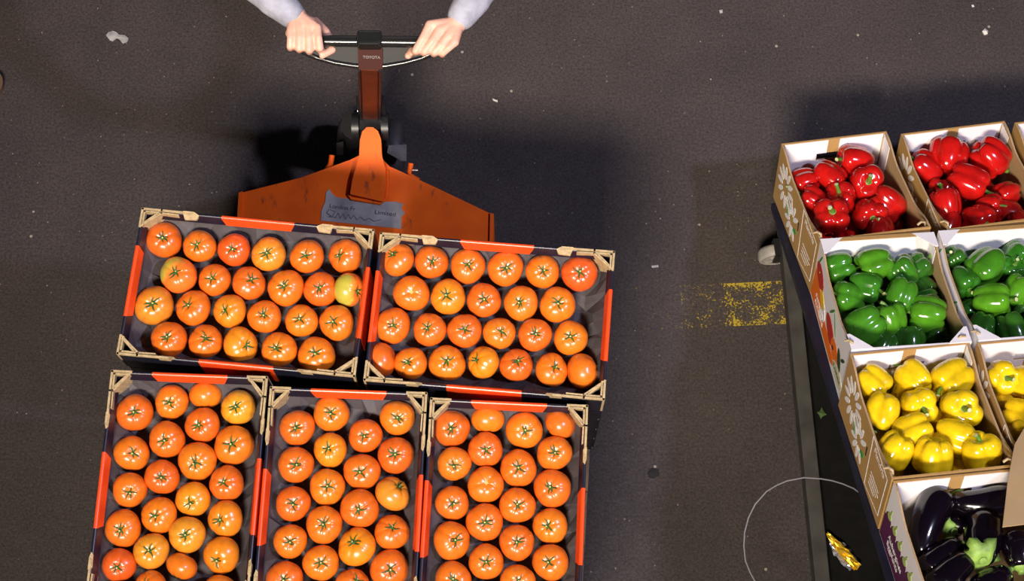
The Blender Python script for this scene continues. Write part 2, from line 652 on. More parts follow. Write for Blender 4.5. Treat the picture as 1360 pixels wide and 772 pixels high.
def liner_mesh(seed):
    rnd = random.Random(seed)
    nu, nv = 22, 15
    pts = []
    hx, hy = CL / 2 - 0.009, CW / 2 - 0.009
    for j in range(nv):
        for i in range(nu):
            u, v = i / (nu - 1), j / (nv - 1)
            x, y = (2 * u - 1) * hx, (2 * v - 1) * hy
            d = min(hx - abs(x), hy - abs(y))
            if 0 < i < nu - 1:
                x += rnd.uniform(-1, 1) * 0.011
            if 0 < j < nv - 1:
                y += rnd.uniform(-1, 1) * 0.011
            edge = CH - 0.036 + 0.016 * noise.noise(Vector((x * 14, y * 14, seed))) + rnd.uniform(-1, 1) * 0.006
            low = 0.014 + 0.010 * noise.noise(Vector((x * 25, y * 25, seed + 3))) + rnd.uniform(0, 1) * 0.009
            t = min(1, max(0, d / 0.055))
            t = t ** 0.8
            pts.append(Vector((x, y, max(0.007, edge * (1 - t) + low * t))))
    mb = MB()
    fs = []
    for j in range(nv - 1):
        for i in range(nu - 1):
            a, b, c, d = j * nu + i, j * nu + i + 1, (j + 1) * nu + i + 1, (j + 1) * nu + i
            if rnd.random() < 0.5:
                fs += [(a, b, c), (a, c, d)]
            else:
                fs += [(a, b, d), (b, c, d)]
    mb.add(pts, fs)
    return mb.mesh('paper_liner', ['liner'])


def tray(k, z, label, group, liner_seed=None):
    t = thing('tomato_tray', label, 'tray', tray_matrix(k, z), group)
    obj('base', _tray['base'], t)
    for i in range(4):
        obj('wall', _tray['wall%d' % i], t)
        b = obj('printed_band', _tray['band%d' % i], t)
        b['label'] = 'orange printed band'
    for sx in (0, 1):
        for sy in (0, 1):
            # tabs folded in on the long side away from the aisle of the crosswise trays
            wide = 1 if (k[0] == 'U' and sy == 1) else 0
            flip = 1 if sx != sy else 0
            ang = PI if sy == 1 else 0
            mx = Matrix.Translation(((-CL / 2, CL / 2)[sx], (-CW / 2, CW / 2)[sy], 0)) @ Matrix.Rotation(ang, 4, 'Z')
            p = obj('corner_post', _tray['post%d%d' % (wide, 1 - flip if False else (1 if (sx == 1) != (sy == 1) else 0))], t, mx)
            p['label'] = 'raw tan cardboard corner post'
    if liner_seed is not None:
        lo = obj('paper_liner', liner_mesh(liner_seed), t)
        lo['label'] = 'crumpled black paper liner'
    return t


for n, k in enumerate(('UL', 'UR', 'LL', 'LM', 'LR')):
    trays[k] = tray(k, ZT, 'navy cardboard tomato tray with orange bands, ' + {
        'UL': 'crosswise one farther from pepper boxes', 'UR': 'crosswise one nearer the pepper boxes',
        'LL': 'lengthwise one farthest from pepper boxes', 'LM': 'middle one of three lengthwise trays',
        'LR': 'lengthwise one nearest the pepper boxes'}[k], 'tomato trays on top of the pallet stack', 11 + n)
# the layers below carry the top trays
for layer in range(1, 5):
    for k in ('UL', 'UR', 'LL', 'LM', 'LR'):
        z = ZT - layer * (CH + 0.0022)
        t = thing('stacked_tray', 'navy cardboard tray stacked beneath the open tomato trays on the pallet', 'tray', tray_matrix(k, z), 'trays stacked under the tomato trays')
        obj('base', _tray['base'], t)
        for i in range(4):
            obj('wall', _tray['wall%d' % i], t)

# ------------------------------------------------------------------ pallet under the trays
PB = ZT - 4 * (CH + 0.0022) - 0.0015        # top of pallet deck
pmx = loc_rot((-0.385, 0.90, 0), Quaternion((0, 0, 1), -0.066))
pal = thing('wooden_pallet', 'wooden pallet beneath the stacked tomato trays on truck forks', 'pallet', pmx)
for i in range(7):
    y = -0.5 + 0.05 + i * 0.15
    mb = MB().box((-0.6, y - 0.05, PB - 0.02), (0.6, y + 0.05, PB))
    mb.build('deck_board', 'wood', pal)
for i in range(3):
    x = -0.55 + i * 0.55
    MB().box((x - 0.05, -0.5, PB - 0.042), (x + 0.05, 0.5, PB - 0.0205)).build('stringer_board', 'wood', pal)
    MB().box((x - 0.05, -0.5, PB - 0.145), (x + 0.05, 0.5, PB - 0.123)).build('bottom_board', 'wood', pal)
    for j in range(3):
        y = -0.45 + j * 0.45
        MB().box((x - 0.05, y - 0.05, PB - 0.1225), (x + 0.05, y + 0.05, PB - 0.0425)).build('block', 'wood', pal)


# ------------------------------------------------------------------ tomatoes
def surf_z(rho):
    rho = min(rho, 0.999)
    return 0.80 * math.sqrt(1 - rho * rho) - 0.17 * math.exp(-(rho / 0.26) ** 2)


def tomato_mesh(seed):
    rnd = random.Random(seed)
    nu, nv = 48, 24
    k = rnd.choice((5, 6, 7))
    ph = rnd.random() * 6
    e = rnd.uniform(-0.035, 0.035)
    pts = []
    for j in range(nv):
        phi = PI * j / (nv - 1)
        for i in range(nu):
            th = 2 * PI * i / nu
            rho = math.sin(phi) ** 0.92 if 0 < j < nv - 1 else 0.0
            lob = (1 - abs(math.sin(k * th / 2 + ph))) ** 2.5
            top = max(0.0, math.cos(phi)) ** 0.7
            wv = 1 + e * math.cos(2 * th) + 0.02 * math.sin(3 * th + ph) - 0.055 * lob * (0.35 + 0.65 * top) * min(1, rho * 2.5)
            z = 0.80 * math.cos(phi) - 0.17 * math.exp(-(rho / 0.26) ** 2) * (1 if phi < PI / 2 else -0.35)
            z -= 0.060 * lob * top * min(1, rho * 3) * (1.15 - 0.6 * rho)
            pts.append(Vector((rho * wv * math.cos(th), rho * wv * math.sin(th), z)))
    return MB().grid(pts, nu, nv, 0, True, True).mesh('fruit', ['tomato'])


def calyx_mesh(seed):
    rnd = random.Random(seed)
    mb = MB()
    n = 5 if seed % 3 else 6
    for s in range(n):
        a0 = 2 * PI * (s + rnd.uniform(-0.25, 0.25)) / n
        ln = rnd.uniform(0.26, 0.46)
        lift = rnd.uniform(0.02, 0.14)
        bend = rnd.uniform(-0.5, 0.5)
        L, R = [], []
        steps = 5
        for q in range(steps):
            f = q / (steps - 1)
            rho = 0.03 + ln * f
            a = a0 + bend * f * f
            wd = 0.055 * (1 - f) ** 0.7 + 0.006
            z = surf_z(rho) + 0.012 + lift * f * f + 0.02 * (1 - f)
            c = Vector((rho * math.cos(a), rho * math.sin(a), z))
            sd = Vector((-math.sin(a), math.cos(a), 0)) * wd
            L.append(c - sd)
            R.append(c + sd)
        pts = L + R
        low = [p - Vector((0, 0, 0.018)) for p in pts]
        fs = []
        for q in range(steps - 1):
            fs.append((q, q + 1, steps + q + 1, steps + q))
            fs.append((2 * steps + q, 3 * steps + q, 3 * steps + q + 1, 2 * steps + q + 1))
            fs.append((q, 2 * steps + q, 2 * steps + q + 1, q + 1))
            fs.append((steps + q, steps + q + 1, 3 * steps + q + 1, 3 * steps + q))
        mb.add(pts + low, fs, 0, True)
    zz = surf_z(0)
    hh = rnd.uniform(0.10, 0.2)
    dx, dy = rnd.uniform(-0.06, 0.06), rnd.uniform(-0.06, 0.06)
    mb.tube([(0, 0, zz - 0.03), (0, 0, zz + 0.04), (dx, dy, zz + hh)], [0.10, 0.07, 0.055], 8, 0, False)
    mb.tube([(dx * 0.97, dy * 0.97, zz + hh - 0.006), (dx, dy, zz + hh + 0.008)], [0.055, 0.045], 8, 1)
    return mb.mesh('calyx', ['calyx', 'stub'])


def scar_mesh():
    mb = MB()
    pts = []
    for r, dz in ((0.001, 0.012), (0.06, 0.012), (0.11, 0.006), (0.12, -0.02)):
        for i in range(12):
            a = 2 * PI * i / 12
            pts.append(Vector((r * math.cos(a), r * math.sin(a), surf_z(r) + dz)))
    return mb.grid(pts, 12, 4, 0, True, True).mesh('stem_scar', ['scar'])


TM = [tomato_mesh(100 + i) for i in range(8)]
CM = [calyx_mesh(200 + i) for i in range(9)]
SCAR = scar_mesh()


def ripening_material():
    """greenish-yellow shoulder on one side (+x) of the fruit"""
    m = mat('ripening_tomato_skin', (0.8, 0.14, 0.02), 0.28, coat=0.5)
    N, L = m.node_tree.nodes, m.node_tree.links
    b = N['Principled BSDF']
    oi = N.new('ShaderNodeObjectInfo')
    tc = N.new('ShaderNodeTexCoord')
    sp = N.new('ShaderNodeSeparateXYZ')
    nz = N.new('ShaderNodeTexNoise')
    nz.inputs['Scale'].default_value = 2.2
    L.new(tc.outputs['Object'], nz.inputs['Vector'])
    L.new(tc.outputs['Object'], sp.inputs[0])
    ad = N.new('ShaderNodeMath')
    ad.operation = 'MULTIPLY_ADD'
    ad.inputs[1].default_value = 0.7
    L.new(nz.outputs['Fac'], ad.inputs[0])
    L.new(sp.outputs[0], ad.inputs[2])
    r = N.new('ShaderNodeValToRGB')
    r.color_ramp.elements[0].position = 0.30
    r.color_ramp.elements[0].color = (0, 0, 0, 1)
    r.color_ramp.elements[1].position = 0.85
    r.color_ramp.elements[1].color = (1, 1, 1, 1)
    L.new(ad.outputs[0], r.inputs[0])
    r2 = N.new('ShaderNodeValToRGB')
    r2.color_ramp.elements[0].position = 0.0
    r2.color_ramp.elements[0].color = (0.80, 0.22, 0.03, 1)
    r2.color_ramp.elements[1].position = 1.0
    r2.color_ramp.elements[1].color = (0.46, 0.40, 0.05, 1)
    L.new(r.outputs[0], r2.inputs[0])
    mx = N.new('ShaderNodeMix')
    mx.data_type = 'RGBA'
    L.new(r.outputs[0], mx.inputs[0])
    L.new(oi.outputs['Color'], mx.inputs[6])
    L.new(r2.outputs[0], mx.inputs[7])
    L.new(mx.outputs[2], b.inputs['Base Color'])
    return m


M['ripening'] = ripening_material()
RIP = []
for i in range(3):
    me = TM[i].copy()
    me.materials.clear()
    me.materials.append(M['ripening'])
    RIP.append(me)

# per tray: zoom origin, zoom scale, list of (x, y, radius, stem x, stem y, kind)
# kind: '' ripe, 'y' yellowish, 'g' green shoulder, 'n' lost its stem, 's' lying on its side
TOM = {
    'UL': (140, 250, 2.8605, [
        (222, 196, 70, 226, 190, ''), (358, 220, 64, 352, 218, ''), (489, 234, 64, 489, 234, 'r'), (621, 252, 67, 618, 252, 'y'), (767, 261, 66, 765, 260, ''), (911, 257, 67, 893, 255, ''),
        (277, 329, 72, 273, 318, 'g'), (415, 349, 63, 412, 344, ''), (545, 360, 66, 562, 345, ''), (686, 379, 71, 683, 375, ''), (818, 384, 67, 818, 380, 'r'), (927, 386, 66, 962, 393, 'G'),
        (185, 446, 76, 190, 440, 'y'), (335, 456, 69, 322, 443, ''), (473, 467, 65, 462, 464, 'o'), (604, 488, 65, 608, 480, ''), (745, 504, 64, 740, 497, ''), (879, 512, 69, 868, 506, ''),
        (243, 576, 70, 243, 570, ''), (381, 583, 66, 388, 568, ''), (513, 595, 70, 545, 595, 'o'), (660, 613, 69, 653, 605, ''), (802, 636, 73, 802, 624, '')]),
    'UR': (470, 280, 2.8605, [
        (167, 187, 66, 148, 166, ''), (295, 196, 65, 303, 197, ''), (433, 209, 69, 437, 206, ''), (576, 218, 70, 580, 222, ''), (717, 231, 66, 720, 232, ''), (857, 239, 70, 855, 238, 'r'),
        (219, 315, 70, 222, 312, 'n'), (358, 327, 69, 352, 318, 'o'), (494, 339, 67, 496, 336, ''), (635, 350, 68, 625, 348, 'o'), (774, 357, 70, 776, 350, ''),
        (147, 436, 70, 152, 437, ''), (288, 451, 65, 281, 443, 'r'), (421, 456, 67, 424, 450, ''), (553, 465, 63, 562, 458, 'o'), (688, 473, 65, 690, 468, ''), (824, 482, 67, 818, 476, ''),
        (108, 565, 66, 48, 580, 's'), (216, 581, 64, 207, 573, ''), (354, 579, 71, 356, 567, ''), (492, 577, 64, 464, 566, 'o'), (617, 587, 65, 622, 568, ''), (751, 604, 65, 765, 590, ''), (868, 608, 69, 925, 600, 's')]),
    'LL': (100, 470, 2.5577, [
        (202, 200, 64, 210, 193, ''), (327, 163, 59, 328, 167, ''), (441, 138, 57, 440, 182, 'S'), (554, 183, 60, 550, 180, 'y'),
        (192, 338, 61, 205, 333, ''), (312, 292, 63, 310, 295, ''), (433, 243, 61, 424, 244, ''), (539, 310, 69, 538, 303, ''),
        (186, 463, 60, 195, 467, ''), (295, 419, 60, 300, 418, ''), (415, 365, 67, 415, 373, ''), (515, 441, 61, 510, 432, ''),
        (162, 593, 64, 162, 597, ''), (285, 549, 63, 277, 550, ''), (400, 494, 61, 397, 503, 'o'), (511, 561, 63, 497, 560, 'o'),
        (148, 717, 59, 148, 725, 'r'), (259, 671, 62, 260, 664, 'y'), (380, 615, 64, 381, 614, 'y'), (362, 722, 55, 342, 762, 'S'),
        (497, 684, 65, 486, 695, 'o'), (255, 797, 60, 243, 780, ''), (385, 830, 58, 385, 830, 'r'), (492, 812, 62, 492, 812, ''), (140, 842, 60, 140, 842, ''), (262, 920, 58, 262, 920, '')]),
    'LM': (320, 490, 2.738, [
        (205, 214, 66, 205, 212, ''), (329, 163, 67, 333, 160, ''), (453, 244, 63, 450, 244, ''), (569, 179, 65, 575, 180, ''),
        (325, 295, 63, 320, 287, 'o'), (200, 349, 67, 207, 345, ''), (563, 314, 68, 560, 306, ''), (440, 374, 68, 433, 373, ''),
        (314, 430, 67, 322, 425, ''), (552, 455, 67, 580, 424, 'y'), (190, 491, 65, 198, 488, ''), (432, 509, 72, 432, 512, ''),
        (303, 568, 69, 307, 560, ''), (549, 594, 66, 553, 570, ''), (180, 628, 63, 185, 625, ''), (422, 648, 72, 412, 622, 'o'),
        (291, 706, 67, 295, 700, ''), (540, 727, 72, 547, 725, ''), (158, 768, 70, 163, 760, ''), (405, 790, 66, 425, 765, ''),
        (275, 845, 66, 275, 845, ''), (525, 870, 66, 525, 870, '')]),
    'LR': (550, 510, 2.946, [
        (146, 174, 74, 146, 173, ''), (288, 137, 68, 285, 190, 'S'), (431, 181, 74, 435, 185, ''), (572, 155, 66, 520, 200, 's'),
        (279, 257, 70, 284, 256, ''), (157, 313, 68, 157, 320, 'o'), (549, 272, 70, 548, 265, ''), (408, 330, 74, 408, 321, ''),
        (280, 395, 73, 284, 380, 'n'), (541, 409, 76, 533, 400, 'r'), (149, 466, 68, 155, 465, ''), (404, 476, 72, 404, 470, ''),
        (276, 541, 75, 281, 538, ''), (533, 555, 71, 520, 548, 'o'), (147, 614, 76, 165, 605, ''), (402, 622, 71, 405, 613, ''),
        (282, 696, 71, 286, 690, ''), (534, 699, 73, 526, 690, ''), (152, 768, 74, 157, 760, ''), (405, 775, 70, 405, 768, ''),
        (275, 850, 70, 275, 850, ''), (525, 850, 70, 525, 850, '')]),
}
TCOL = {'': (0.80, 0.172, 0.011), 'r': (0.78, 0.130, 0.012), 'o': (0.82, 0.235, 0.012), 'y': (0.78, 0.30, 0.020), 'g': (0.80, 0.15, 0.02), 'G': (0.80, 0.15, 0.02), 'n': (0.80, 0.16, 0.011), 's': (0.78, 0.15, 0.011), 'S': (0.82, 0.19, 0.011)}
ORD = ['first', 'second', 'third', 'fourth', 'fifth', 'sixth', 'seventh', 'eighth']
TSHORT = {'UL': 'crosswise tray away from peppers', 'UR': 'crosswise tray toward peppers', 'LL': 'lengthwise tray away from peppers', 'LM': 'middle lengthwise tray', 'LR': 'lengthwise tray toward peppers'}
KSHORT = {'': 'ripe tomato', 'r': 'ripe tomato', 'o': 'ripe tomato', 'y': 'yellowish tomato', 'g': 'green-shouldered tomato', 'G': 'yellow-green tipped tomato', 'n': 'stemless tomato', 's': 'side-lying tomato', 'S': 'side-lying tomato'}


def tomato_places(k, lst):
    """where each fruit sits: (place in its row, row) counted from the peppers and the truck"""
    res = {}
    if k[0] == 'U':
        val = [y - 0.105 * x for x, y, *_ in lst]
        along = [-x for x, *_ in lst]
    else:
        val = [-(x + 0.085 * y) for x, y, *_ in lst]
        along = [y for x, y, *_ in lst]
    lo, hi = min(val), max(val)
    cen = [lo + (hi - lo) * i / 3 for i in range(4)]
    for _ in range(20):
        gr = [min(range(4), key=lambda c: abs(v - cen[c])) for v in val]
        cen = [sum(v for v, g in zip(val, gr) if g == c) / max(1, gr.count(c)) for c in range(4)]
    for c in range(4):
        ids = sorted([i for i, g in enumerate(gr) if g == c], key=lambda i: along[i])
        for n_, i in enumerate(ids):
            res[i] = (n_, c)
    return res


for k, (ox, oy, sc, lst) in TOM.items():
    places = tomato_places(k, lst)
    for i, (x, y, r, sx, sy, kd) in enumerate(lst):
        px, py, pr = ox + x / sc, oy + y / sc, r / sc
        p = at(px, py, RIM - 0.052)
        R = pr / px_per_m(p) * 0.985
        dx, dy = (sx - x) / r, -(sy - y) / r
        ln = math.hypot(dx, dy)
        rz = min(ln / 0.72, 0.99)
        if kd in ('s', 'S'):
            rz = 0.99 if kd == 'S' else 1.0
        if ln > 1e-6:
            dx, dy = dx / ln * rz, dy / ln * rz
        tz = math.sqrt(max(0.0, 1 - dx * dx - dy * dy))
        if kd == 's':
            tz = -0.25
        nrm = (RT * dx + UP * dy - FW * tz).normalized()
        if kd in ('', 'r', 'o', 'y', 'n', 'g') and ln < 0.15:
            nrm = (nrm + Vector((0, 0, 0.35))).normalized()
        q = nrm.to_track_quat('Z', 'Y')
        spin = random.uniform(0, 2 * PI)
        if kd in ('g', 'G', 'y'):
            # turn the pale flank the way the photograph shows it
            want = {'g': RT * -0.8 + UP * 0.75, 'G': RT * -1.0 - FW * 0.8, 'y': RT * -0.8 - UP * 0.9}[kd]
            lw = q.inverted() @ want
            spin = math.atan2(lw.y, lw.x)
        q = q @ Quaternion((0, 0, 1), spin)
        lift = (-0.004 if kd in ('s', 'S') else 0.0) + random.uniform(-0.004, 0.003)
        mx = loc_rot(p + Vector((0, 0, lift)), q) @ Matrix.Diagonal((R, R, R * random.uniform(0.96, 1.06), 1))
        t = thing('tomato', KSHORT[kd] + ((', %s from peppers in %s row from truck, ' if k[0] == 'U' else ', %s from truck in %s column from peppers, ') % (ORD[places[i][0]], ORD[places[i][1]])) + TSHORT[k], 'tomato', mx, 'tomatoes in the ' + TXT[k])
        me = RIP[i % 3] if kd in ('g', 'G') else TM[(i * 5 + ord(k[1])) % 8]
        b = obj('fruit', me, t)
        c = TCOL[kd]
        jit = random.uniform(-1, 1)
        b.color = (c[0] * (1 + 0.04 * jit), c[1] * (1 + 0.22 * jit), c[2], 1)
        if kd == 'n':
            obj('stem_scar', SCAR, t)['label'] = 'pale stem scar'
        else:
            obj('calyx', CM[(i * 7 + ord(k[0])) % 9], t)['label'] = 'green calyx and stem'


# ------------------------------------------------------------------ pallet truck
TK = thing('pallet_truck', 'orange hand pallet truck with black bow handle beneath the tomato trays', 'pallet truck', loc_rot((-0.42, 1.80, 0)))
TO = Vector((-0.42, 1.80, 0))


def rel(p):
    return p - TO


PO = Vector((0, 1.50, 0.34))
PN = Vector((0, -0.50, 1)).normalized()


def plate(px, py, dz=0.0):
    return rel(on_plane(px, py, PO + PN * dz, PN))


out = [(466, 212), (478, 206), (505, 208), (517, 221), (570, 245), (652, 284), (653, 322), (640, 338), (320, 318), (318, 288), (321, 256), (400, 236)]
mb = MB()
mb.prism([plate(x, y) - Vector((0, 0, 0.10)) for x, y in out], [plate(x, y) for x, y in out])
bevel(mb.build('chassis', 'orange', TK), 0.004)
nose = [(465, 258), (468, 238), (473, 222), (477, 208), (478, 186), (481, 175), (487, 169), (495, 169), (502, 174), (506, 185), (507, 206), (512, 224), (513, 245), (509, 268)]
mb = MB()
nb = [plate(x, y, 0.004) for x, y in nose]
nt_ = [plate(x, y, 0.022) for x, y in nose]
mb.prism([p - Vector((0, 0, 0.03)) for p in nb], nt_)
bevel(mb.build('pump_cover', 'orange', TK), 0.006, 3)
# weld bead around the pump cover
mb = MB()
mb.tube([plate(x, y, 0.003) for x, y in [(466, 240), (463, 259), (467, 264), (505, 270), (513, 264), (515, 244), (514, 226)]], 0.006, 6)
mb.build('weld_bead', 'orange', TK)
for side, pts in (('r', [(651, 283), (656, 284), (655, 326), (650, 325)]), ('l', [(317, 256), (322, 254), (319, 306), (314, 306)])):
    mb = MB()
    mb.prism([plate(x, y) - Vector((0, 0, 0.20)) for x, y in pts], [plate(x, y, 0.008) for x, y in pts])
    mb.build('end_plate', 'orange', TK)
# forks running under the pallet
for xx in (-0.69, -0.10):
    mb = MB()
    c, s = math.cos(-0.066), math.sin(-0.066)
    a = rel(Vector((xx + 0.02, 1.48, 0.155)))
    b = rel(Vector((xx + 0.02 - 0.07, 0.45, 0.155)))
    mb.bar(a, b, 0.15, 0.05)
    mb.build('fork', 'orange', TK)
# pump column and steering wheels
P0 = at(491, 205, 0.0)
mb = MB()
mb.tube([rel(Vector((P0.x, 1.86, 0.11))), rel(Vector((P0.x, 1.83, 0.44)))], 0.045, 16)
mb.build('pump', 'blackmetal', TK)
for px in (461, 524):
    c = at(px, 207, 0.10)
    c = Vector((c.x, 1.90, 0.09))
    mb = MB()
    prof = [(0.012, -0.025), (0.075, -0.025), (0.088, -0.018), (0.09, 0), (0.088, 0.018), (0.075, 0.025), (0.012, 0.025)]
    pts = []
    for rr, xx in prof:
        for i in range(24):
            a = 2 * PI * i / 24
            pts.append(rel(c) + Vector((xx, rr * math.cos(a), rr * math.sin(a))))
    mb.grid(pts, 24, len(prof), 0, True, True)
    wh = mb.build('steering_wheel', 'wheeldark', TK)
    mb = MB()
    mb.tube([rel(c) + Vector((-0.03, 0, 0)), rel(c) + Vector((0.03, 0, 0))], 0.018, 12)
    mb.build('hub', 'steel', wh)
mb = MB()
mb.prism([rel(at(x, y, 0.20)) for x, y in [(516, 193), (540, 192), (540, 214), (534, 214), (514, 203)]], [rel(at(x, y, 0.215)) for x, y in [(516, 193), (540, 192), (540, 214), (534, 214), (514, 203)]])
mb.build('wheel_guard', 'greywheel', TK)
mb = MB()
mb.prism([rel(at(x, y, 0.20)) for x, y in [(447, 190), (456, 188), (456, 206), (447, 206)]], [rel(at(x, y, 0.215)) for x, y in [(447, 190), (456, 188), (456, 206), (447, 206)]])
mb.build('wheel_guard', 'greywheel', TK)
for a, b, c in (((546, 217), (543, 232), (556, 240)), ((441, 206), (439, 218), (434, 226))):
    mb = MB()
    mb.tube([rel(at(*a, 0.42)), rel(at(*b, 0.41)), rel(at(*c, 0.40))], 0.008, 8)
    mb.build('hose_bracket', 'orange', TK)
mb = MB()
mb.tube([rel(at(548, 226, 0.41)), rel(at(555, 226, 0.41))], 0.004, 6)
mb.build('grease_nipple', 'steel', TK)
# black clevis
mb = MB()
q = [(478, 140), (508, 140), (509, 172), (477, 172)]
mb.prism([rel(at(x, y, 0.40)) for x, y in q], [rel(at(x, y, 0.475)) for x, y in q])
bevel(mb.build('clevis', 'blackmetal', TK), 0.006)
for px in (473, 512):
    mb = MB()
    c = rel(at(px, 168, 0.45))
    mb.tube([c + Vector((-0.010, 0, 0)), c + Vector((0.010, 0, 0))], 0.040, 18)
    mb.build('pivot_cheek', 'blackmetal', TK)
for px in (477, 508):
    mb = MB()
    c = rel(at(px, 138, 0.54))
    mb.box(c - Vector((0.006, 0.012, 0.05)), c + Vector((0.006, 0.012, 0.03)))
    mb.build('clevis_ear', 'blackmetal', TK)
    mb = MB()
    c = rel(at(px, 146, 0.50))
    mb.tube([c + Vector((0, 0, 0)), c + Vector((0, -0.006, 0.008))], 0.005, 8)
    mb.build('bolt', 'steel', TK)
# tiller
ta, tb = at(492, 152, 0.475), at(491, 86, 0.985)
dt = (tb - ta).normalized()
mb = MB()
mb.bar(rel(ta), rel(tb), 0.046, 0.030, 0, Vector((0, 1, 0)))
bevel(mb.build('tiller', 'tiller', TK), 0.004)
for sx in (-1, 1):
    mb = MB()
    o = Vector((sx * 0.0265, 0, 0))
    mb.bar(rel(ta) + o, rel(tb) + o, 0.006, 0.036, 0, Vector((0, 1, 0)))
    mb.build('tiller_edge', 'blackmetal', TK)
# handle: grip tube, lower bow, web between them, centre block
ZH = 1.045
gl, gr = at(402, 54, ZH), at(581, 56, ZH)
mb = MB()
mb.tube([rel(gl), rel(gr)], 0.0145, 16)
mb.build('grip_bar', 'blackplastic', TK)
bow = [(396, 58), (401, 68), (420, 76), (445, 83), (470, 87), (491, 88.5), (512, 87.5), (538, 83), (560, 77), (578, 69), (584, 60)]


def hz(y):
    return ZH - (y - 54) / 36 * 0.055


mb = MB()
mb.tube([rel(at(x, y, hz(y))) for x, y in bow], 0.0075, 10)
mb.build('lower_bow', 'blackplastic', TK)
mb = MB()
ol = [(402, 55)] + bow[1:-1] + [(580, 57)]
mb.prism([rel(at(x, y, hz(y) - 0.010)) for x, y in ol], [rel(at(x, y, hz(y) + 0.001)) for x, y in ol])
mb.build('handle_web', 'webplastic', TK)
mb = MB()
cc = rel(at(491, 54, ZH))
mb.box(cc + Vector((-0.031, -0.020, -0.022)), cc + Vector((0.031, 0.020, 0.0225)))
bevel(mb.build('centre_cap', 'blackplastic', TK), 0.007, 3)
mb = MB()
q = [(475, 60), (508, 60), (508, 92), (476, 92)]
mb.prism([rel(at(x, y, hz(y) - 0.022)) for x, y in q], [rel(at(x, y, hz(y) + 0.008)) for x, y in q])
cb = bevel(mb.build('control_block', 'darkcover', TK), 0.003)
e0, e1, e2 = rel(at(482, 77.5, hz(77.5) + 0.0085)), rel(at(503, 77.5, hz(77.5) + 0.0085)), rel(at(482, 73.5, hz(73.5) + 0.0085))
xv = (e1 - e0)
yv = (e2 - e0)
zv = xv.cross(yv).normalized()
sz = xv.length / 3.75
fr = Matrix((xv.normalized(), yv.normalized(), zv)).transposed().to_4x4()
fr.translation = e0
text_part('lettering', 'TOYOTA', sz, fr, 'steel', cb)

# torn paper notice stuck on the chassis
sg = [(437, 251), (441, 257), (447, 262), (470, 265), (510, 268), (527, 268), (536, 271), (533, 277), (538, 283), (533, 288), (533, 304), (505, 301), (426, 293), (427, 280), (432, 268), (433, 256)]
SGN = thing('torn_notice', 'torn dirty white paper notice stuck on the orange truck chassis', 'notice', loc_rot(TO))
mb = MB()
mb.prism([plate(x, y, 0.0005) for x, y in sg], [plate(x, y, 0.0025) for x, y in sg])
mb.build('sheet', 'paper', SGN)


def plate_text(body, px0, py0, px1, py1, hpx, material, parent, n_em):
    a, b = plate(px0, py0, 0.0027), plate(px1, py1, 0.0027)
    xv = (b - a).normalized()
    yv = PN.cross(xv).normalized()
    fr = Matrix((xv, yv, PN)).transposed().to_4x4()
    fr.translation = a
    h = hpx / 450.0
    wd = (b - a).length
    return text_part('lettering', body, h * 1.35, fr, material, parent, 0.0002, wd / (n_em * h * 1.35))


plate_text('London Fr', 437, 276, 476, 281, 5.5, 'ink', SGN, 4.75)
plate_text('Limited', 497, 284, 529, 288, 5.5, 'ink', SGN, 3.35)
mb = MB()
scr = [(440, 287), (434, 283), (437, 278), (445, 281), (442, 287), (436, 288), (446, 289), (449, 283), (452, 290), (456, 284), (459, 291), (463, 285), (466, 291), (470, 286), (474, 292), (479, 288), (484, 293), (490, 290), (497, 294), (506, 292)]
mb.tube([plate(x, y, 0.003) for x, y in scr], 0.0012, 5)
mb.build('handwriting', 'inkblue', SGN)


# ------------------------------------------------------------------ produce cart: slanted deck with boxes
DR = Matrix(((0.9940, -0.1094, -0.0071), (0.1021, 0.8996, 0.4246), (-0.0401, -0.4227, 0.9054)))
DT = Vector((0.7804, 1.8005, 0.4017))
DN = Vector(DR.col[2])
BH = 0.212
D4 = DR.to_4x4()
D4.translation = DT


def deck(u, v, n):
    return DT + DR @ Vector((u, v, n))


CART = thing('produce_cart', 'dark steel cart with slanted navy deck carrying the pepper boxes', 'cart', loc_rot((0.83, 1.2, 0)))
KO = Vector((0.83, 1.2, 0))
mb = MB()
mb.prism([deck(u, v, -BH - 0.026) - KO for u, v in ((-0.022, -0.04), (-0.016, -1.64), (1.02, -1.64), (1.02, -0.01))],
         [deck(u, v, -BH - 0.003) - KO for u, v in ((-0.022, -0.04), (-0.016, -1.64), (1.02, -1.64), (1.02, -0.01))])
mb.build('deck', 'cartdark', CART)
mb = MB()
mb.prism([deck(u, v, -BH - 0.027) - KO for u, v in ((-0.01, -1.61), (1.01, -1.61), (1.01, -1.635), (-0.01, -1.635))][::-1],
         [Vector((deck(u, v, -BH).x, deck(u, v, -BH).y, 0.16)) - KO for u, v in ((-0.01, -1.61), (1.01, -1.61), (1.01, -1.635), (-0.01, -1.635))][::-1])
mb.build('light_block_board', 'cartdark', CART)  # unseen board added to keep the warm lamp out from under the deck
bl = [at(1035, 300, 0.155), at(1082.5, 772, 0.155)]
bd = (bl[1] - bl[0]).normalized()
b0 = bl[0] - bd * 0.03
b1 = bl[0] + bd * 1.75
bs = Vector((-bd.y, bd.x, 0))
for off in (0.022, 0.92):
    mb = MB()
    mb.bar(b0 + bs * off - Vector((0, 0, 0.028)) - KO, b1 + bs * off - Vector((0, 0, 0.028)) - KO, 0.042, 0.055)
    bevel(mb.build('side_beam', 'beam', CART), 0.003)
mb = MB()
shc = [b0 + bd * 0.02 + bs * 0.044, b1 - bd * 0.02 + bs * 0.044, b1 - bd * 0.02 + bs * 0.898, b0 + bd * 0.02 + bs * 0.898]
mb.prism([Vector((p.x, p.y, 0.112)) - KO for p in shc][::-1], [Vector((p.x, p.y, 0.120)) - KO for p in shc][::-1])
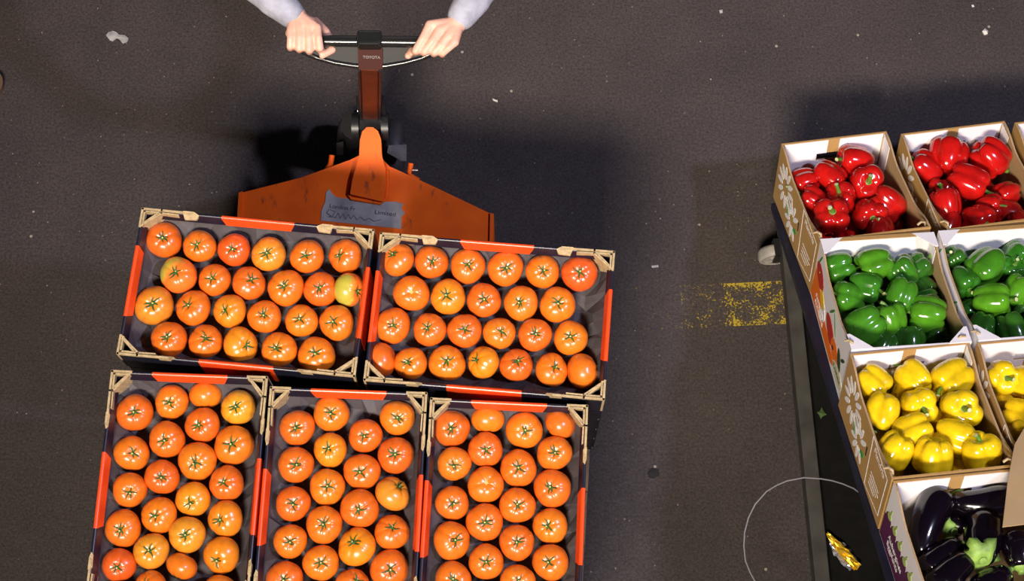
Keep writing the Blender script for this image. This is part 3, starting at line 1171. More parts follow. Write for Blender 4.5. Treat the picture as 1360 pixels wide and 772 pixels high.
mb.build('added_dark_shelf', 'shelfblack', CART)  # shelf added so the space between beam and deck stays dark
for s in (0.10, 1.68):
    mb = MB()
    mb.bar(b0 + bd * s + bs * 0.05 - Vector((0, 0, 0.028)) - KO, b0 + bd * s + bs * 0.89 - Vector((0, 0, 0.060)) - KO, 0.042, 0.030)
    mb.build('cross_beam', 'beam', CART)
for off in (0.06, 0.86):
    for s, tilt in ((1.55, 0),):
        a = b0 + bd * s + bs * off
        v_ = a - DT
        zt = (DT.z - (DN.x * (a.x - DT.x) + DN.y * (a.y - DT.y)) / DN.z) - (BH + 0.036) / DN.z
        mb = MB()
        mb.box(Vector((a.x - 0.02, a.y - 0.02, 0.15)) - KO, Vector((a.x + 0.02, a.y + 0.02, zt - 0.005)) - KO)
        mb.build('deck_post', 'beam', CART)


def caster(c, ang):
    rt = Matrix.Rotation(ang, 4, 'Z')
    rt.translation = c - KO
    mb = MB()
    prof = [(0.010, -0.019), (0.030, -0.019), (0.034, -0.014), (0.040, -0.014), (0.043, -0.019), (0.051, -0.017), (0.054, -0.008), (0.054, 0.008), (0.051, 0.017), (0.043, 0.019), (0.010, 0.019)]
    pts = []
    for rr, yy in prof:
        for i in range(28):
            a = 2 * PI * i / 28
            pts.append(rt @ Vector((rr * math.cos(a), yy, rr * math.sin(a))))
    mb.grid(pts, 28, len(prof), 0, True, True)
    for i in range(5):
        a = 2 * PI * i / 5
        mb.bar(rt @ Vector((0.010 * math.cos(a), -0.0165, 0.010 * math.sin(a))), rt @ Vector((0.034 * math.cos(a), -0.0165, 0.034 * math.sin(a))), 0.008, 0.008)
    wh = mb.build('caster_wheel', 'casterwheel', CART)
    mb = MB()
    mb.tube([rt @ Vector((0, -0.027, 0)), rt @ Vector((0, 0.027, 0))], 0.008, 10)
    mb.build('axle', 'steel', wh)
    mb = MB()
    mb.box((-0.014, -0.027, 0.002), (0.045, -0.022, 0.070), 0, rt)
    mb.box((-0.014, 0.022, 0.002), (0.045, 0.027, 0.070), 0, rt)
    mb.box((-0.014, -0.027, 0.064), (0.055, 0.027, 0.072), 0, rt)
    mb.build('caster_fork', 'blackmetal', CART)


wc = at(1030, 338, 0.054)
caster(Vector((wc.x, wc.y, 0.054)), 0.10)
caster(Vector((wc.x + 0.86, wc.y + 0.05, 0.054)), 0.4)
caster(Vector((b1.x + 0.05, b1.y + 0.1, 0.054)), 0.2)
caster(Vector((b1.x + 0.88, b1.y + 0.1, 0.054)), 0.3)

# ------------------------------------------------------------------ produce boxes
BW, BD = 0.312, 0.392
TH = 0.005


def box_walls(kind):
    """meshes of one box: local origin at centre of base, x across, y towards the back (red) end"""
    outm = {'kraft': 'kraft', 'white': 'whitecard'}[kind]
    out = {}
    # end walls (white inside, brown middle stripe, hand hole)
    for nm, sy in (('back', 1), ('front', -1)):
        mb = MB()
        y0, y1 = sorted((sy * BD / 2, sy * (BD / 2 - TH)))
        hz0, hz1, hw = BH - 0.078, BH - 0.052, (0.046 if kind == 'kraft' else 0.0)
        cells = [(-BW / 2, BW / 2, 0, hz0), (-BW / 2, -hw, hz0, hz1), (hw, BW / 2, hz0, hz1), (-BW / 2, BW / 2, hz1, BH)]
        for xa, xb, za, zb in cells:
            mb.box((xa, y0, za), (xb, y1, zb), 0)
        out[nm] = mb.mesh('end_wall', [outm])
        yi = sy * (BD / 2 - TH)
        ya, yb = sorted((yi, yi - sy * 0.0015))
        mb = MB()
        e = 0.010
        st = 0.017 if kind == 'kraft' else 0.0
        for xa, xb in ((-BW / 2 + e, -st), (st, BW / 2 - e)):
            for za, zb in ((0.005, hz0), (hz1, BH - 0.003)):
                mb.box((xa, ya, za), (xb, yb, zb), 0)
            if xa < 0:
                mb.box((xa, ya, hz0), (-hw, yb, hz1), 0)
            else:
                mb.box((hw, ya, hz0), (xb, yb, hz1), 0)
        out[nm + '_in'] = mb.mesh('white_inner_panel', ['whitecard'])
    # side walls with a dipping top edge
    for nm, sx in (('left', -1), ('right', 1)):
        n = 17
        A = []
        for i in range(n):
            f = i / (n - 1)
            y = (f - 0.5) * (BD - 2 * TH)
            d = 0.5 - 0.5 * math.cos(min(1, max(0, (min(f, 1 - f) - 0.03) / 0.30)) * PI)
            A.append((y, BH - 0.026 * d))
        xo, xi = sx * BW / 2, sx * (BW / 2 - TH)
        poly = [(A[0][0], 0)] + [(A[-1][0], 0)] + A[::-1]
        mb = MB()
        bt = [Vector((xo, y, z)) for y, z in poly]
        tp = [Vector((xi, y, z)) for y, z in poly]
        n2 = len(poly)
        vs = bt + tp
        fo = tuple(range(n2)) if sx > 0 else tuple(range(n2 - 1, -1, -1))
        mb.add(vs, [fo], 0)
        fi = tuple(range(n2, 2 * n2)) if sx < 0 else tuple(range(2 * n2 - 1, n2 - 1, -1))
        mb.add(vs, [fi], 1)
        mb.add(vs, [(i, (i + 1) % n2, n2 + (i + 1) % n2, n2 + i) for i in range(n2)], 1)
        out[nm] = mb.mesh('side_wall', [outm, 'kraftdull'])
    mb = MB().box((-BW / 2 + TH, -BD / 2 + TH, 0), (BW / 2 - TH, BD / 2 - TH, 0.004))
    out['base'] = mb.mesh('base', ['kraftdull'])
    # inner corner flaps: white glued flap on the side wall next to the back end
    mb = MB()
    x = BW / 2 - TH
    y = BD / 2 - TH
    mb.add([(x - 0.002, y, 0.03), (x - 0.002, y - 0.050, 0.03), (x - 0.002, y - 0.050, BH - 0.016), (x - 0.004, y - 0.006, BH - 0.002),
            (x, y, 0.03), (x, y - 0.050, 0.03), (x, y - 0.050, BH - 0.016), (x - 0.002, y, BH - 0.002)],
           [(0, 1, 2, 3), (7, 6, 5, 4), (1, 5, 6, 2), (2, 6, 7, 3)])
    out['flap'] = mb.mesh('corner_flap', ['whitecard'])
    # stacking tabs standing up at the corners
    mb = MB()
    mb.tube([(0, 0, -0.006), (0.002, 0.003, 0.010), (0.010, 0.010, 0.012), (0.016, 0.018, 0.004)], 0.0042, 6, 0, True, 0.6)
    out['tab'] = mb.mesh('stacking_tab', ['tan'])
    # flat triangular / square corner covers of the white boxes
    mb = MB()
    mb.prism([Vector(p) for p in ((0, 0, 0), (0.060, 0, 0), (0.008, 0.052, 0), (0, 0.052, 0))], [Vector(p) for p in ((0, 0, 0.003), (0.060, 0, 0.003), (0.008, 0.052, 0.003), (0, 0.052, 0.003))])
    out['cover'] = mb.mesh('corner_cover', ['whitecard'])
    mb = MB().box((-BW / 2 + 0.05, BD / 2 - 0.011, BH), (BW / 2 - 0.05, BD / 2 + 0.001, BH + 0.003))
    out['rimstrip'] = mb.mesh('rim_fold', ['kraft'])
    return out


BXM = {'kraft': box_walls('kraft'), 'white': box_walls('white')}


def print_poly(mb, pts, lift, mi=0):
    """flat print on the outer left wall: pts are (distance from the back end, height)"""
    x = -BW / 2
    b = [Vector((x - lift * 0.2, BD / 2 - s, z)) for s, z in pts]
    t = [Vector((x - lift, BD / 2 - s, z)) for s, z in pts]
    mb.prism(b, t, mi)


def ell(cx, cz, a, b, rot, n=12):
    return [(cx + a * math.cos(2 * PI * i / n) * math.cos(rot) - b * math.sin(2 * PI * i / n) * math.sin(rot),
             cz + a * math.cos(2 * PI * i / n) * math.sin(rot) + b * math.sin(2 * PI * i / n) * math.cos(rot)) for i in range(n)]


def side_text(body, size, s, z, rot, material, parent, lift=0.0012, sx=1.0):
    # reads along the wall from the back end; local frame: x -> -y, y -> +z, normal -> -x
    fr = Matrix(((0, 0, -1, -BW / 2 - lift), (-math.cos(rot), math.sin(rot), 0, BD / 2 - s), (math.sin(rot), math.cos(rot), 0, z), (0, 0, 0, 1)))
    return text_part('lettering', body, size, fr, material, parent, 0.0002, sx)


def daisy_prints(parent):
    mb = MB()
    for cx, cz, r, n, skip in ((0.085, 0.118, 0.048, 12, ()), (0.170, 0.070, 0.040, 11, (0, 10))):
        for i in range(n):
            if i in skip:
                continue
            a = 2 * PI * i / n + 0.2
            print_poly(mb, ell(cx + r * math.cos(a), cz + r * math.sin(a), 0.023, 0.0085, a), 0.0008)
    o = mb.build('daisy_print', 'whiteprint', parent)
    o['label'] = 'white daisy print'
    mb = MB()
    print_poly(mb, ell(0.128, 0.070, 0.018, 0.005, -0.9), 0.0009)
    print_poly(mb, ell(0.205, 0.060, 0.016, 0.008, 0.4), 0.0009)
    mb.build('leaf_print', 'brightgreenprint', parent)
    mb = MB()
    fr = [(0.245, 0.188), (0.372, 0.180), (0.372, 0.030), (0.258, 0.010)]
    for (a, b), (c, d) in zip(fr, fr[1:] + fr[:1]):
        L = math.hypot(c - a, d - b)
        nx, nz_ = -(d - b) / L * 0.0014, (c - a) / L * 0.0014
        print_poly(mb, [(a - nx, b - nz_), (c - nx, d - nz_), (c + nx, d + nz_), (a + nx, b + nz_)], 0.0008)
    for i in range(4):
        z = 0.085 - i * 0.014
        w_ = (0.066, 0.072, 0.060, 0.046)[i]
        print_poly(mb, [(0.278, z), (0.278 + w_, z), (0.278 + w_, z + 0.0035), (0.278, z + 0.0035)], 0.0008)
    mb.build('label_frame_print', 'whiteprint', parent)
    side_text('Flandria', 0.027, 0.268, 0.158, 0.0, 'whiteprint', parent)
    mb = MB()
    print_poly(mb, [(0.222, 0.115), (0.229, 0.118), (0.230, 0.085), (0.224, 0.083)], 0.0007)
    mb.build('slot', 'ink', parent)


def pepper_prints(parent):
    def part(name, polys, m, lift):
        mb = MB()
        for p in polys:
            print_poly(mb, p, lift)
        return mb.build(name, m, parent)
    part('orange_print', [[(0.004, 0.008), (0.26, 0.008), (0.30, 0.03), (0.22, 0.055), (0.13, 0.060), (0.06, 0.105), (0.012, 0.12)]], 'orangeprint', 0.0006)
    part('pepper_print', [ell(0.060, 0.130, 0.045, 0.030, -0.35)], 'redprint', 0.0009)
    part('pepper_print', [ell(0.215, 0.085, 0.052, 0.030, -0.3)], 'redprint', 0.0009)
    part('pepper_print', [ell(0.110, 0.090, 0.030, 0.018, -0.6)], 'yellowprint', 0.0012)
    part('pepper_print', [ell(0.280, 0.072, 0.042, 0.030, -0.2)], 'orangeprint', 0.0012)
    part('pepper_highlight', [ell(0.135, 0.070, 0.020, 0.030, 0.5), ell(0.120, 0.040, 0.016, 0.020, 0.2)], 'whiteprint', 0.0011)
    part('stalk_print', [ell(0.040, 0.175, 0.024, 0.0035, 1.1), ell(0.205, 0.150, 0.030, 0.0035, 0.9), ell(0.245, 0.140, 0.034, 0.004, -0.9)], 'greenprint', 0.0012)
    part('courgette_print', [ell(0.325, 0.090, 0.034, 0.016, -1.0), ell(0.352, 0.120, 0.020, 0.005, 0.8)], 'darkgreenprint', 0.0012)
    part('oval_logo', [ell(0.335, 0.042, 0.050, 0.026, 0.0, 20)], 'creamprint', 0.0013)
    part('slot', [ell(0.262, 0.070, 0.010, 0.006, 0.3)], 'ink', 0.0016)
    side_text('FLANDRIA', 0.019, 0.292, 0.036, 0.0, 'darkgreenprint', parent, 0.0018, 0.85)
    side_text("PAPRIKA'S", 0.024, 0.055, 0.046, 0.0, 'whiteprint', parent, 0.0016, 0.85)
    side_text('POIVRONS', 0.024, 0.055, 0.022, 0.0, 'whiteprint', parent, 0.0016, 0.85)


def aubergine_prints(parent):
    mb = MB()
    print_poly(mb, [(0.004, 0.003), (0.388, 0.003), (0.388, 0.098), (0.004, 0.090)], 0.0006)
    for i in range(9):
        print_poly(mb, ell(0.03 + i * 0.043, 0.096, 0.020, 0.018, 0.2), 0.0007)
    mb.build('purple_print', 'purpleprint', parent)
    mb = MB()
    for i in range(9):
        cx = 0.032 + i * 0.043
        print_poly(mb, ell(cx, 0.110, 0.013, 0.011, 0.3), 0.0010)
        print_poly(mb, ell(cx + 0.004, 0.128, 0.015, 0.0035, 1.2), 0.0010)
    mb.build('stalk_print', 'palegreenprint', parent)
    side_text('Aubergines', 0.026, 0.055, 0.055, 0.0, 'whiteprint', parent, 0.0014, 0.9)
    side_text('Eggplants', 0.026, 0.055, 0.030, 0.0, 'whiteprint', parent, 0.0014, 0.9)


BOXES = {
    'red1': (0.1535, -0.2035, 3.0, 'kraft', 'brown daisy-printed box of red peppers at the cart corner by the caster'),
    'red2': (0.5050, -0.2020, 3.4, 'kraft', 'brown box of red peppers between two other boxes of red peppers'),
    'red3': (0.8420, -0.1950, 3.0, 'kraft', 'brown box of red peppers farthest from the caster wheel'),
    'green1': (0.1585, -0.6030, -1.8, 'white', 'white vegetable-printed box of green peppers at the cart edge'),
    'green2': (0.4860, -0.6080, -1.0, 'white', 'white box of green peppers on the inner side of the deck'),
    'yellow1': (0.1480, -0.9990, 0.6, 'kraft', 'brown daisy-printed box of yellow peppers at the cart edge'),
    'yellow2': (0.4780, -1.0020, 0.2, 'kraft', 'brown box of yellow peppers on the inner side of the deck'),
    'egg1': (0.1530, -1.3980, 0.4, 'white', 'white and purple printed box of aubergines at the cart edge'),
    'egg2': (0.4800, -1.3980, 0.3, 'white', 'box of aubergines with raised brown flap on inner deck side'),
}
for k, (u, v, yaw, kind, lab) in BOXES.items():
    mx = D4 @ Matrix.Translation((u, v, -BH)) @ Matrix.Rotation(math.radians(yaw), 4, 'Z')
    t = thing('produce_box', lab, 'box', mx, 'open produce boxes on the slanted cart')
    S = BXM[kind]
    for nm in ('back', 'front'):
        E_ = BXM['kraft'] if k.startswith('egg') else S
        wo = obj('end_wall', E_[nm], t)
        obj('white_inner_panel', E_[nm + '_in'], wo)['label'] = 'white inner panel'
    sides = []
    for nm in ('left', 'right'):
        sides.append(obj('side_wall', S[nm], t))
    obj('base', S['base'], t)
    if not k.startswith('egg'):
        obj('corner_flap', S['flap'], t)
    for sx, sy in ((-1, -1), (1, -1)):
        obj('stacking_tab', S['tab'], t, Matrix.Translation((sx * (BW / 2 - 0.010), sy * (BD / 2 - 0.018), BH - 0.004)) @ Matrix.Rotation(1.6 if sx < 0 else 2.4, 4, 'Z'))
    if k.startswith('green'):
        for sx in (-1, 1):
            for sy in (-1, 1):
                obj('corner_cover', S['cover'], t, Matrix.Translation((sx * BW / 2, sy * BD / 2, BH + 0.0005)) @ Matrix.Diagonal((-sx, -sy, 1, 1)))
        obj('rim_fold', S['rimstrip'], t)
    if kind == 'kraft' and k != 'red3':
        daisy_prints(sides[0])
    elif k.startswith('green'):
        pepper_prints(sides[0])
    elif k.startswith('egg'):
        aubergine_prints(sides[0])
    if k == 'egg2':
        # tall brown end flap folded up out of the box
        f0 = [(-0.150, 0.196, BH), (-0.150, 0.10, BH), (-0.150, -0.02, BH - 0.02)]
        mb = MB()
        pts = [Vector((1347, 592, 0)), Vector((1338, 640, 0)), Vector((1331, 701, 0)), Vector((1420, 690, 0)), Vector((1430, 560, 0)), Vector((1362, 566, 0))]
        inv = mx.inverted()
        bt = [inv @ on_plane(p.x, p.y, DT + DN * 0.012, DN) for p in pts]
        tp = [p + Vector((0, 0, 0.005)) for p in bt]
        mb.prism(bt, tp)
        fo = mb.build('raised_flap', 'kraftdull', t)
        fo['label'] = 'brown corrugated flap folded over the box'


# ------------------------------------------------------------------ peppers
def pepper_mesh(seed, lobes):
    rnd = random.Random(seed)
    nu, nv = 40, 24
    ph = rnd.random() * 6
    ex = rnd.uniform(0.02, 0.07)
    bx, by = rnd.uniform(-0.08, 0.08), rnd.uniform(-0.08, 0.08)
    hh = rnd.uniform(0.95, 1.08)
    la = [rnd.uniform(0.85, 1.12) for _ in range(lobes)]
    pts = []
    for j in range(nv):
        phi = PI * j / (nv - 1)
        c = math.cos(phi)
        for i in range(nu):
            th = 2 * PI * i / nu
            s = math.sin(phi)
            rho = s ** 0.62 if 0 < j < nv - 1 else 0.0
            zc = (abs(c) ** 0.85) * (1 if c > 0 else -1)
            taper = 1.0 - 0.13 * (1 - zc) / 2 if zc < 0.4 else 1.0 - 0.05 * (zc - 0.4)
            g = lobes * th / 2 + ph
            cr = (1 - abs(math.sin(g))) ** 2.2
            lobe_i = int(((g / PI) % lobes))
            amp = la[lobe_i % lobes]
            bulge = abs(math.sin(g)) ** 0.8
            wv = 0.90 - 0.15 * cr * (0.55 + 0.45 * abs(zc)) + 0.10 * bulge * amp + ex * math.cos(2 * th)
            dip = math.exp(-(rho / 0.42) ** 2)
            z = hh * zc
            if c > 0:
                z -= 0.30 * dip
                z -= 0.10 * cr * min(1, rho * 1.6) * max(0, zc)
            else:
                z += 0.26 * dip
                z += 0.16 * cr * min(1, rho * 1.6) * max(0, -zc)
                z -= 0.08 * bulge * amp * min(1, rho * 1.3) * max(0, -zc) ** 2
            f = (1 - zc) / 2
            pts.append(Vector((rho * wv * taper * math.cos(th) + bx * f * f, rho * wv * taper * math.sin(th) + by * f * f, z)))
    return MB().grid(pts, nu, nv, 0, True, True).mesh('fruit', ['redpep'])


def pepper_stem(seed):
    rnd = random.Random(seed)
    mb = MB()
    z0 = 0.66
    pts = []
    n = 14
    for rr, zz in ((0.34, z0 + 0.015), (0.30, z0 + 0.05), (0.18, z0 + 0.07), (0.12, z0 + 0.10)):
        for i in range(n):
            a = 2 * PI * i / n
            w_ = 1 + (0.16 * math.cos(5 * a) if rr > 0.25 else 0)
            pts.append(Vector((rr * w_ * math.cos(a), rr * w_ * math.sin(a), zz + (0.03 if rr > 0.33 else 0))))
    mb.grid(pts, n, 4, 0, True, True)
    bx = rnd.uniform(0.1, 0.34)
    ln = rnd.uniform(0.42, 0.72)
    path = [(0, 0, z0 + 0.04), (bx * 0.15, 0, z0 + ln * 0.4), (bx * 0.5, 0.02, z0 + ln * 0.75), (bx, 0.03, z0 + ln)]
    mb.tube(path, [0.13, 0.10, 0.10, 0.125], 9, 0)
    e = Vector(path[-1])
    d = (e - Vector(path[-2])).normalized()
    mb.tube([e - d * 0.01, e + d * 0.012], [0.118, 0.10], 9, 1)
    return mb.mesh('stem', ['pepstem', 'peptip'])


PM = [pepper_mesh(300 + i, 3 + (i % 3 > 0)) for i in range(8)]
PS = [pepper_stem(400 + i) for i in range(6)]
PCOL = {'red': (0.52, 0.008, 0.006), 'green': (0.045, 0.19, 0.012), 'yellow': (0.86, 0.58, 0.008)}
PWHERE = {'red1': 'corner red box', 'red2': 'middle red box', 'red3': 'innermost red box', 'green1': 'outer green box', 'green2': 'inner green box', 'yellow1': 'outer yellow box', 'yellow2': 'inner yellow box'}
# (x, y, radius in zoom px, stem direction right/down/to viewer, depth below rim in m, colour factor, squash)
PEP = {
    'red1': (1000, 150, 3.778, [
        (512, 240, 84, -0.95, -0.1, 0.15, 0.050, 1.0), (385, 322, 80, 0.75, 0.55, 0.2, 0.060, 1.0), (566, 350, 92, 0.0, 0.0, 1, 0.060, 0.9), (245, 350, 72, -0.9, 0.3, 0.1, 0.068, 0.85),
        (268, 448, 78, -0.8, -0.5, 0.1, 0.075, 0.8), (440, 432, 84, -0.3, -0.5, 0.8, 0.075, 0.85), (390, 525, 96, -0.05, -0.35, 0.9, 0.070, 0.75), (582, 510, 86, 0.1, 0.35, 0.9, 0.080, 0.75),
        (705, 458, 92, 0.65, 0.5, -0.2, 0.080, 0.8), (640, 600, 72, 0.2, 1, 0.0, 0.090, 0.7), (300, 560, 70, -0.6, 0.6, 0, 0.120, 0.7), (470, 330, 70, 0.2, 0.5, 0.2, 0.120, 0.6), (760, 560, 70, 1, 0, 0, 0.140, 0.5)]),
    'red2': (1000, 150, 3.778, [
        (980, 218, 98, 0.2, -0.7, -0.2, 0.048, 1.05), (1190, 225, 96, 0.55, 0.5, -0.2, 0.048, 1.05), (852, 278, 84, -0.7, -0.5, 0.1, 0.065, 0.9), (1078, 345, 96, 0.8, 0.45, 0.1, 0.062, 1.0),
        (966, 462, 88, -0.2, -0.9, -0.1, 0.062, 1.0), (935, 392, 62, -0.1, -0.3, 0.9, 0.085, 0.7), (1272, 408, 68, -0.7, 0.3, 0.2, 0.085, 0.8), (1188, 470, 66, 0.75, -0.05, 0.5, 0.080, 0.9),
        (962, 560, 76, -0.3, 0.8, 0.1, 0.085, 0.75), (1130, 540, 82, 0.45, 0.35, 0.8, 0.075, 0.95), (1270, 500, 72, 0.8, 0.2, 0, 0.100, 0.6), (1335, 548, 55, 0.3, 0.9, 0, 0.085, 0.8), (1160, 400, 60, 0, 0, 1, 0.130, 0.5)]),
    'red3': (1000, 150, 3.778, [(1395, 130, 80, 0.2, 0.4, 0.6, 0.075, 0.8), (1480, 150, 85, 0.5, 0.4, 0.2, 0.07, 0.9), (1570, 130, 85, -0.5, 0.4, 0.2, 0.07, 0.9), (1440, 250, 85, 0.3, -0.5, 0.6, 0.07, 0.9), (1560, 260, 85, -0.5, -0.4, 0.2, 0.07, 0.9),
        (1480, 360, 85, 0.3, -0.5, 0.1, 0.08, 0.9), (1600, 380, 85, -0.5, -0.4, 0.4, 0.08, 0.9), (1640, 470, 80, -0.5, 0.4, 0.4, 0.08, 0.9), (1520, 470, 80, 0.5, 0.4, 0.4, 0.08, 0.9)]),
    'green1': (1000, 290, 3.778, [
        (432, 248, 78, -0.8, 0.3, -0.1, 0.062, 0.75), (596, 205, 92, -0.95, 0.25, 0.1, 0.052, 1.1), (563, 345, 86, 0.85, 0.2, 0.25, 0.066, 0.7), (752, 268, 80, -0.5, -0.6, 0.1, 0.062, 0.75),
        (842, 250, 74, 0.6, -0.5, 0.1, 0.075, 0.45), (745, 388, 88, -0.35, 0.9, 0.1, 0.060, 0.85), (462, 402, 82, -0.9, -0.3, 0.35, 0.070, 0.85), (560, 545, 94, -0.8, 0.55, 0.0, 0.066, 0.85),
        (688, 505, 80, -0.25, -0.95, 0.1, 0.066, 1.15), (875, 482, 94, -0.9, -0.1, -0.2, 0.068, 1.15), (915, 435, 84, 0.8, -0.2, 0.1, 0.095, 0.6), (882, 352, 62, 0.3, 0.5, 0.6, 0.095, 0.35),
        (462, 500, 74, -0.5, 0.8, 0.1, 0.110, 0.35), (785, 620, 84, 0, 1, 0, 0.100, 0.4), (950, 590, 78, 0.3, 0.3, 0.8, 0.115, 0.3), (620, 430, 70, 0, 0, 1, 0.120, 0.4), (820, 330, 66, 0, 0, 1, 0.12, 0.3), (650, 640, 80, -0.4, 0.8, 0.1, 0.110, 0.35)]),
    'green2': (1000, 290, 3.778, [
        (1015, 202, 66, -0.5, -0.5, 0.4, 0.075, 0.4), (1170, 245, 94, -0.6, 0.45, 0.25, 0.055, 0.9), (1312, 190, 78, 0.6, -0.5, 0.2, 0.070, 0.6), (1292, 258, 70, 0.15, -0.45, 0.75, 0.075, 0.6), (1060, 322, 78, 0.25, 0.6, 0.65, 0.070, 0.55),
        (1200, 415, 94, 0.95, -0.05, 0.35, 0.062, 1.25), (1335, 370, 84, 0.5, -0.7, 0.1, 0.066, 1.2), (1148, 548, 74, -0.4, 0.8, 0.2, 0.085, 0.45), (1300, 560, 84, 0.3, 0.9, 0.1, 0.085, 0.35), (1095, 462, 60, -0.8, 0.3, 0.2, 0.100, 0.6), (1360, 480, 70, 0, 0, 1, 0.110, 0.3),
        (1420, 250, 80, 0.4, 0.5, 0.3, 0.07, 0.8), (1430, 420, 80, 0.4, -0.5, 0.5, 0.07, 0.8), (1440, 540, 80, 0.7, 0.5, 0.2, 0.07, 0.8)]),
    'yellow1': (1060, 430, 3.510, [
        (350, 275, 82, 0.65, 0.65, 0.15, 0.055, 1.0), (535, 258, 84, -0.5, -0.6, -0.5, 0.056, 1.0), (500, 318, 60, 0.3, -0.5, 0.2, 0.090, 0.85), (725, 262, 90, -0.8, 0.45, 0.35, 0.052, 1.0), (385, 410, 88, -0.3, 0.85, -0.1, 0.058, 1.0),
        (560, 388, 92, 0.1, 0.12, 0.98, 0.060, 1.0), (755, 398, 98, 0.0, -0.08, 0.98, 0.055, 1.0), (535, 505, 90, -0.75, 0.4, -0.1, 0.062, 0.95), (450, 592, 86, -0.4, 0.75, -0.2, 0.062, 1.0), (630, 620, 90, -0.1, 0.9, -0.2, 0.055, 1.0),
        (728, 535, 90, 0.80, 0.30, 0.35, 0.062, 0.95), (868, 602, 92, -0.2, -0.75, 0.5, 0.055, 1.0), (655, 470, 66, 0, 0.5, 0.2, 0.110, 0.7), (640, 320, 64, 0, 0.5, 0.2, 0.105, 0.8), (760, 640, 70, 0, 1, 0, 0.115, 0.7)]),
    'yellow2': (1060, 430, 3.510, [
        (948, 248, 86, 0.1, 0.05, 0.98, 0.058, 1.0), (1052, 270, 84, 0.6, 0.1, 0.5, 0.062, 0.95), (1030, 425, 80, 0.6, 0.2, 0.2, 0.075, 0.85), (1040, 525, 76, 0.3, 0.6, 0.2, 0.090, 0.75), (960, 340, 66, 0.2, 0.4, 0.2, 0.110, 0.7),
        (1150, 330, 88, 0.5, 0.2, 0.6, 0.06, 1.0), (1160, 480, 88, 0.5, 0.2, 0.3, 0.06, 1.0), (1120, 590, 84, 0.5, 0.5, 0.3, 0.07, 1.0)]),
}
cnt = 0
for k, (ox, oy, sc, lst) in PEP.items():
    hue = k[:-1]
    for i, (x, y, r, dx, dy, dz, dep, cf) in enumerate(lst):
        p = on_plane(ox + x / sc, oy + y / sc, DT - DN * dep, DN)
        R = r / sc / px_per_m(p) * 1.07
        # keep the fruit inside its box
        li = D4.inverted() @ p
        mu, mv = BW / 2 - TH - R * 0.97, BD / 2 - TH - R * 0.95
        ca, sa = math.cos(math.radians(BOXES[k][2])), math.sin(math.radians(BOXES[k][2]))
        eu, ev = li.x - BOXES[k][0], li.y - BOXES[k][1]
        xl, yl = ca * eu + sa * ev, -sa * eu + ca * ev
        xl, yl = max(-mu, min(mu, xl)), max(-mv, min(mv, yl))
        p = D4 @ Vector((BOXES[k][0] + ca * xl - sa * yl, BOXES[k][1] + sa * xl + ca * yl, li.z))
        n = (RT * dx - UP * dy - FW * dz).normalized()
        q = n.to_track_quat('Z', 'Y') @ Quaternion((0, 0, 1), random.uniform(0, 2 * PI) if dz < 0.9 else -0.6 + i)
        upright = dz > 0.6
        lw = DR.transposed() @ (p - DT)
        bu, bv = BOXES[k][0], BOXES[k][1]
        zu = 'aisle-side wall' if lw.x - bu < -0.05 else ('inner side wall' if lw.x - bu > 0.05 else 'middle')
        zv = 'far from aubergines' if lw.y - bv > 0.06 else ('toward aubergines' if lw.y - bv < -0.06 else 'halfway')
        lab = '%s pepper %s, by %s %s, in %s' % (hue, 'half buried' if dep >= 0.098 else ('stem facing up' if upright else 'lying sideways'), zu, zv, PWHERE[k])
        lab = lab.replace('by middle', 'in the middle')
        if hue == 'green' and (cf >= 1.05 or cf <= 0.5):
            lab = ('pale ' if cf >= 1.05 else 'dark ') + lab
        t = thing('bell_pepper', lab, 'bell pepper', loc_rot(p, q) @ Matrix.Diagonal((R, R, R * 0.98, 1)), '%s peppers in the %s' % (hue, PWHERE[k]))
        b = obj('fruit', PM[(i * 3 + cnt) % 8], t)
        c = PCOL[hue]
        if hue == 'green':
            g = cf
            b.color = (0.030 + 0.085 * max(0, g - 0.6), 0.055 + 0.19 * g, 0.012, 1)
        elif hue == 'red':
            b.color = (c[0] * (0.55 + 0.45 * cf), c[1], c[2], 1)
        else:
            b.color = (c[0], c[1] * (0.75 + 0.25 * cf), c[2], 1)
        obj('stem', PS[(i + cnt) % 6], t)['label'] = 'green stem'
    # the layer underneath, seen only through the gaps
    bx = BOXES[k]
    for a in range(3):
        for c in range(4):
            lw = Vector((bx[0] + (a - 1) * 0.095 + 0.01 * ((c * 7 + a * 3) % 3 - 1), bx[1] + (c - 1.5) * 0.092, -0.158))
            p = DT + DR @ lw
            q = Quaternion((1, 0, 0), random.uniform(0, 6)) @ Quaternion((0, 0, 1), random.uniform(0, 6))
            t = thing('bell_pepper', '%s bell pepper in the bottom layer of the %s' % (hue, PWHERE[k]), 'bell pepper', loc_rot(p, q) @ Matrix.Diagonal((0.044, 0.044, 0.044, 1)), 'bottom layer of the ' + PWHERE[k])
            b = obj('fruit', PM[(a * 3 + c + cnt) % 8], t)
            cc = PCOL[hue]
            b.color = (cc[0], cc[1], cc[2], 1) if hue != 'green' else (0.03, 0.12, 0.012, 1)
            obj('stem', PS[(a + c) % 6], t)['label'] = 'green stem'
    cnt += 2


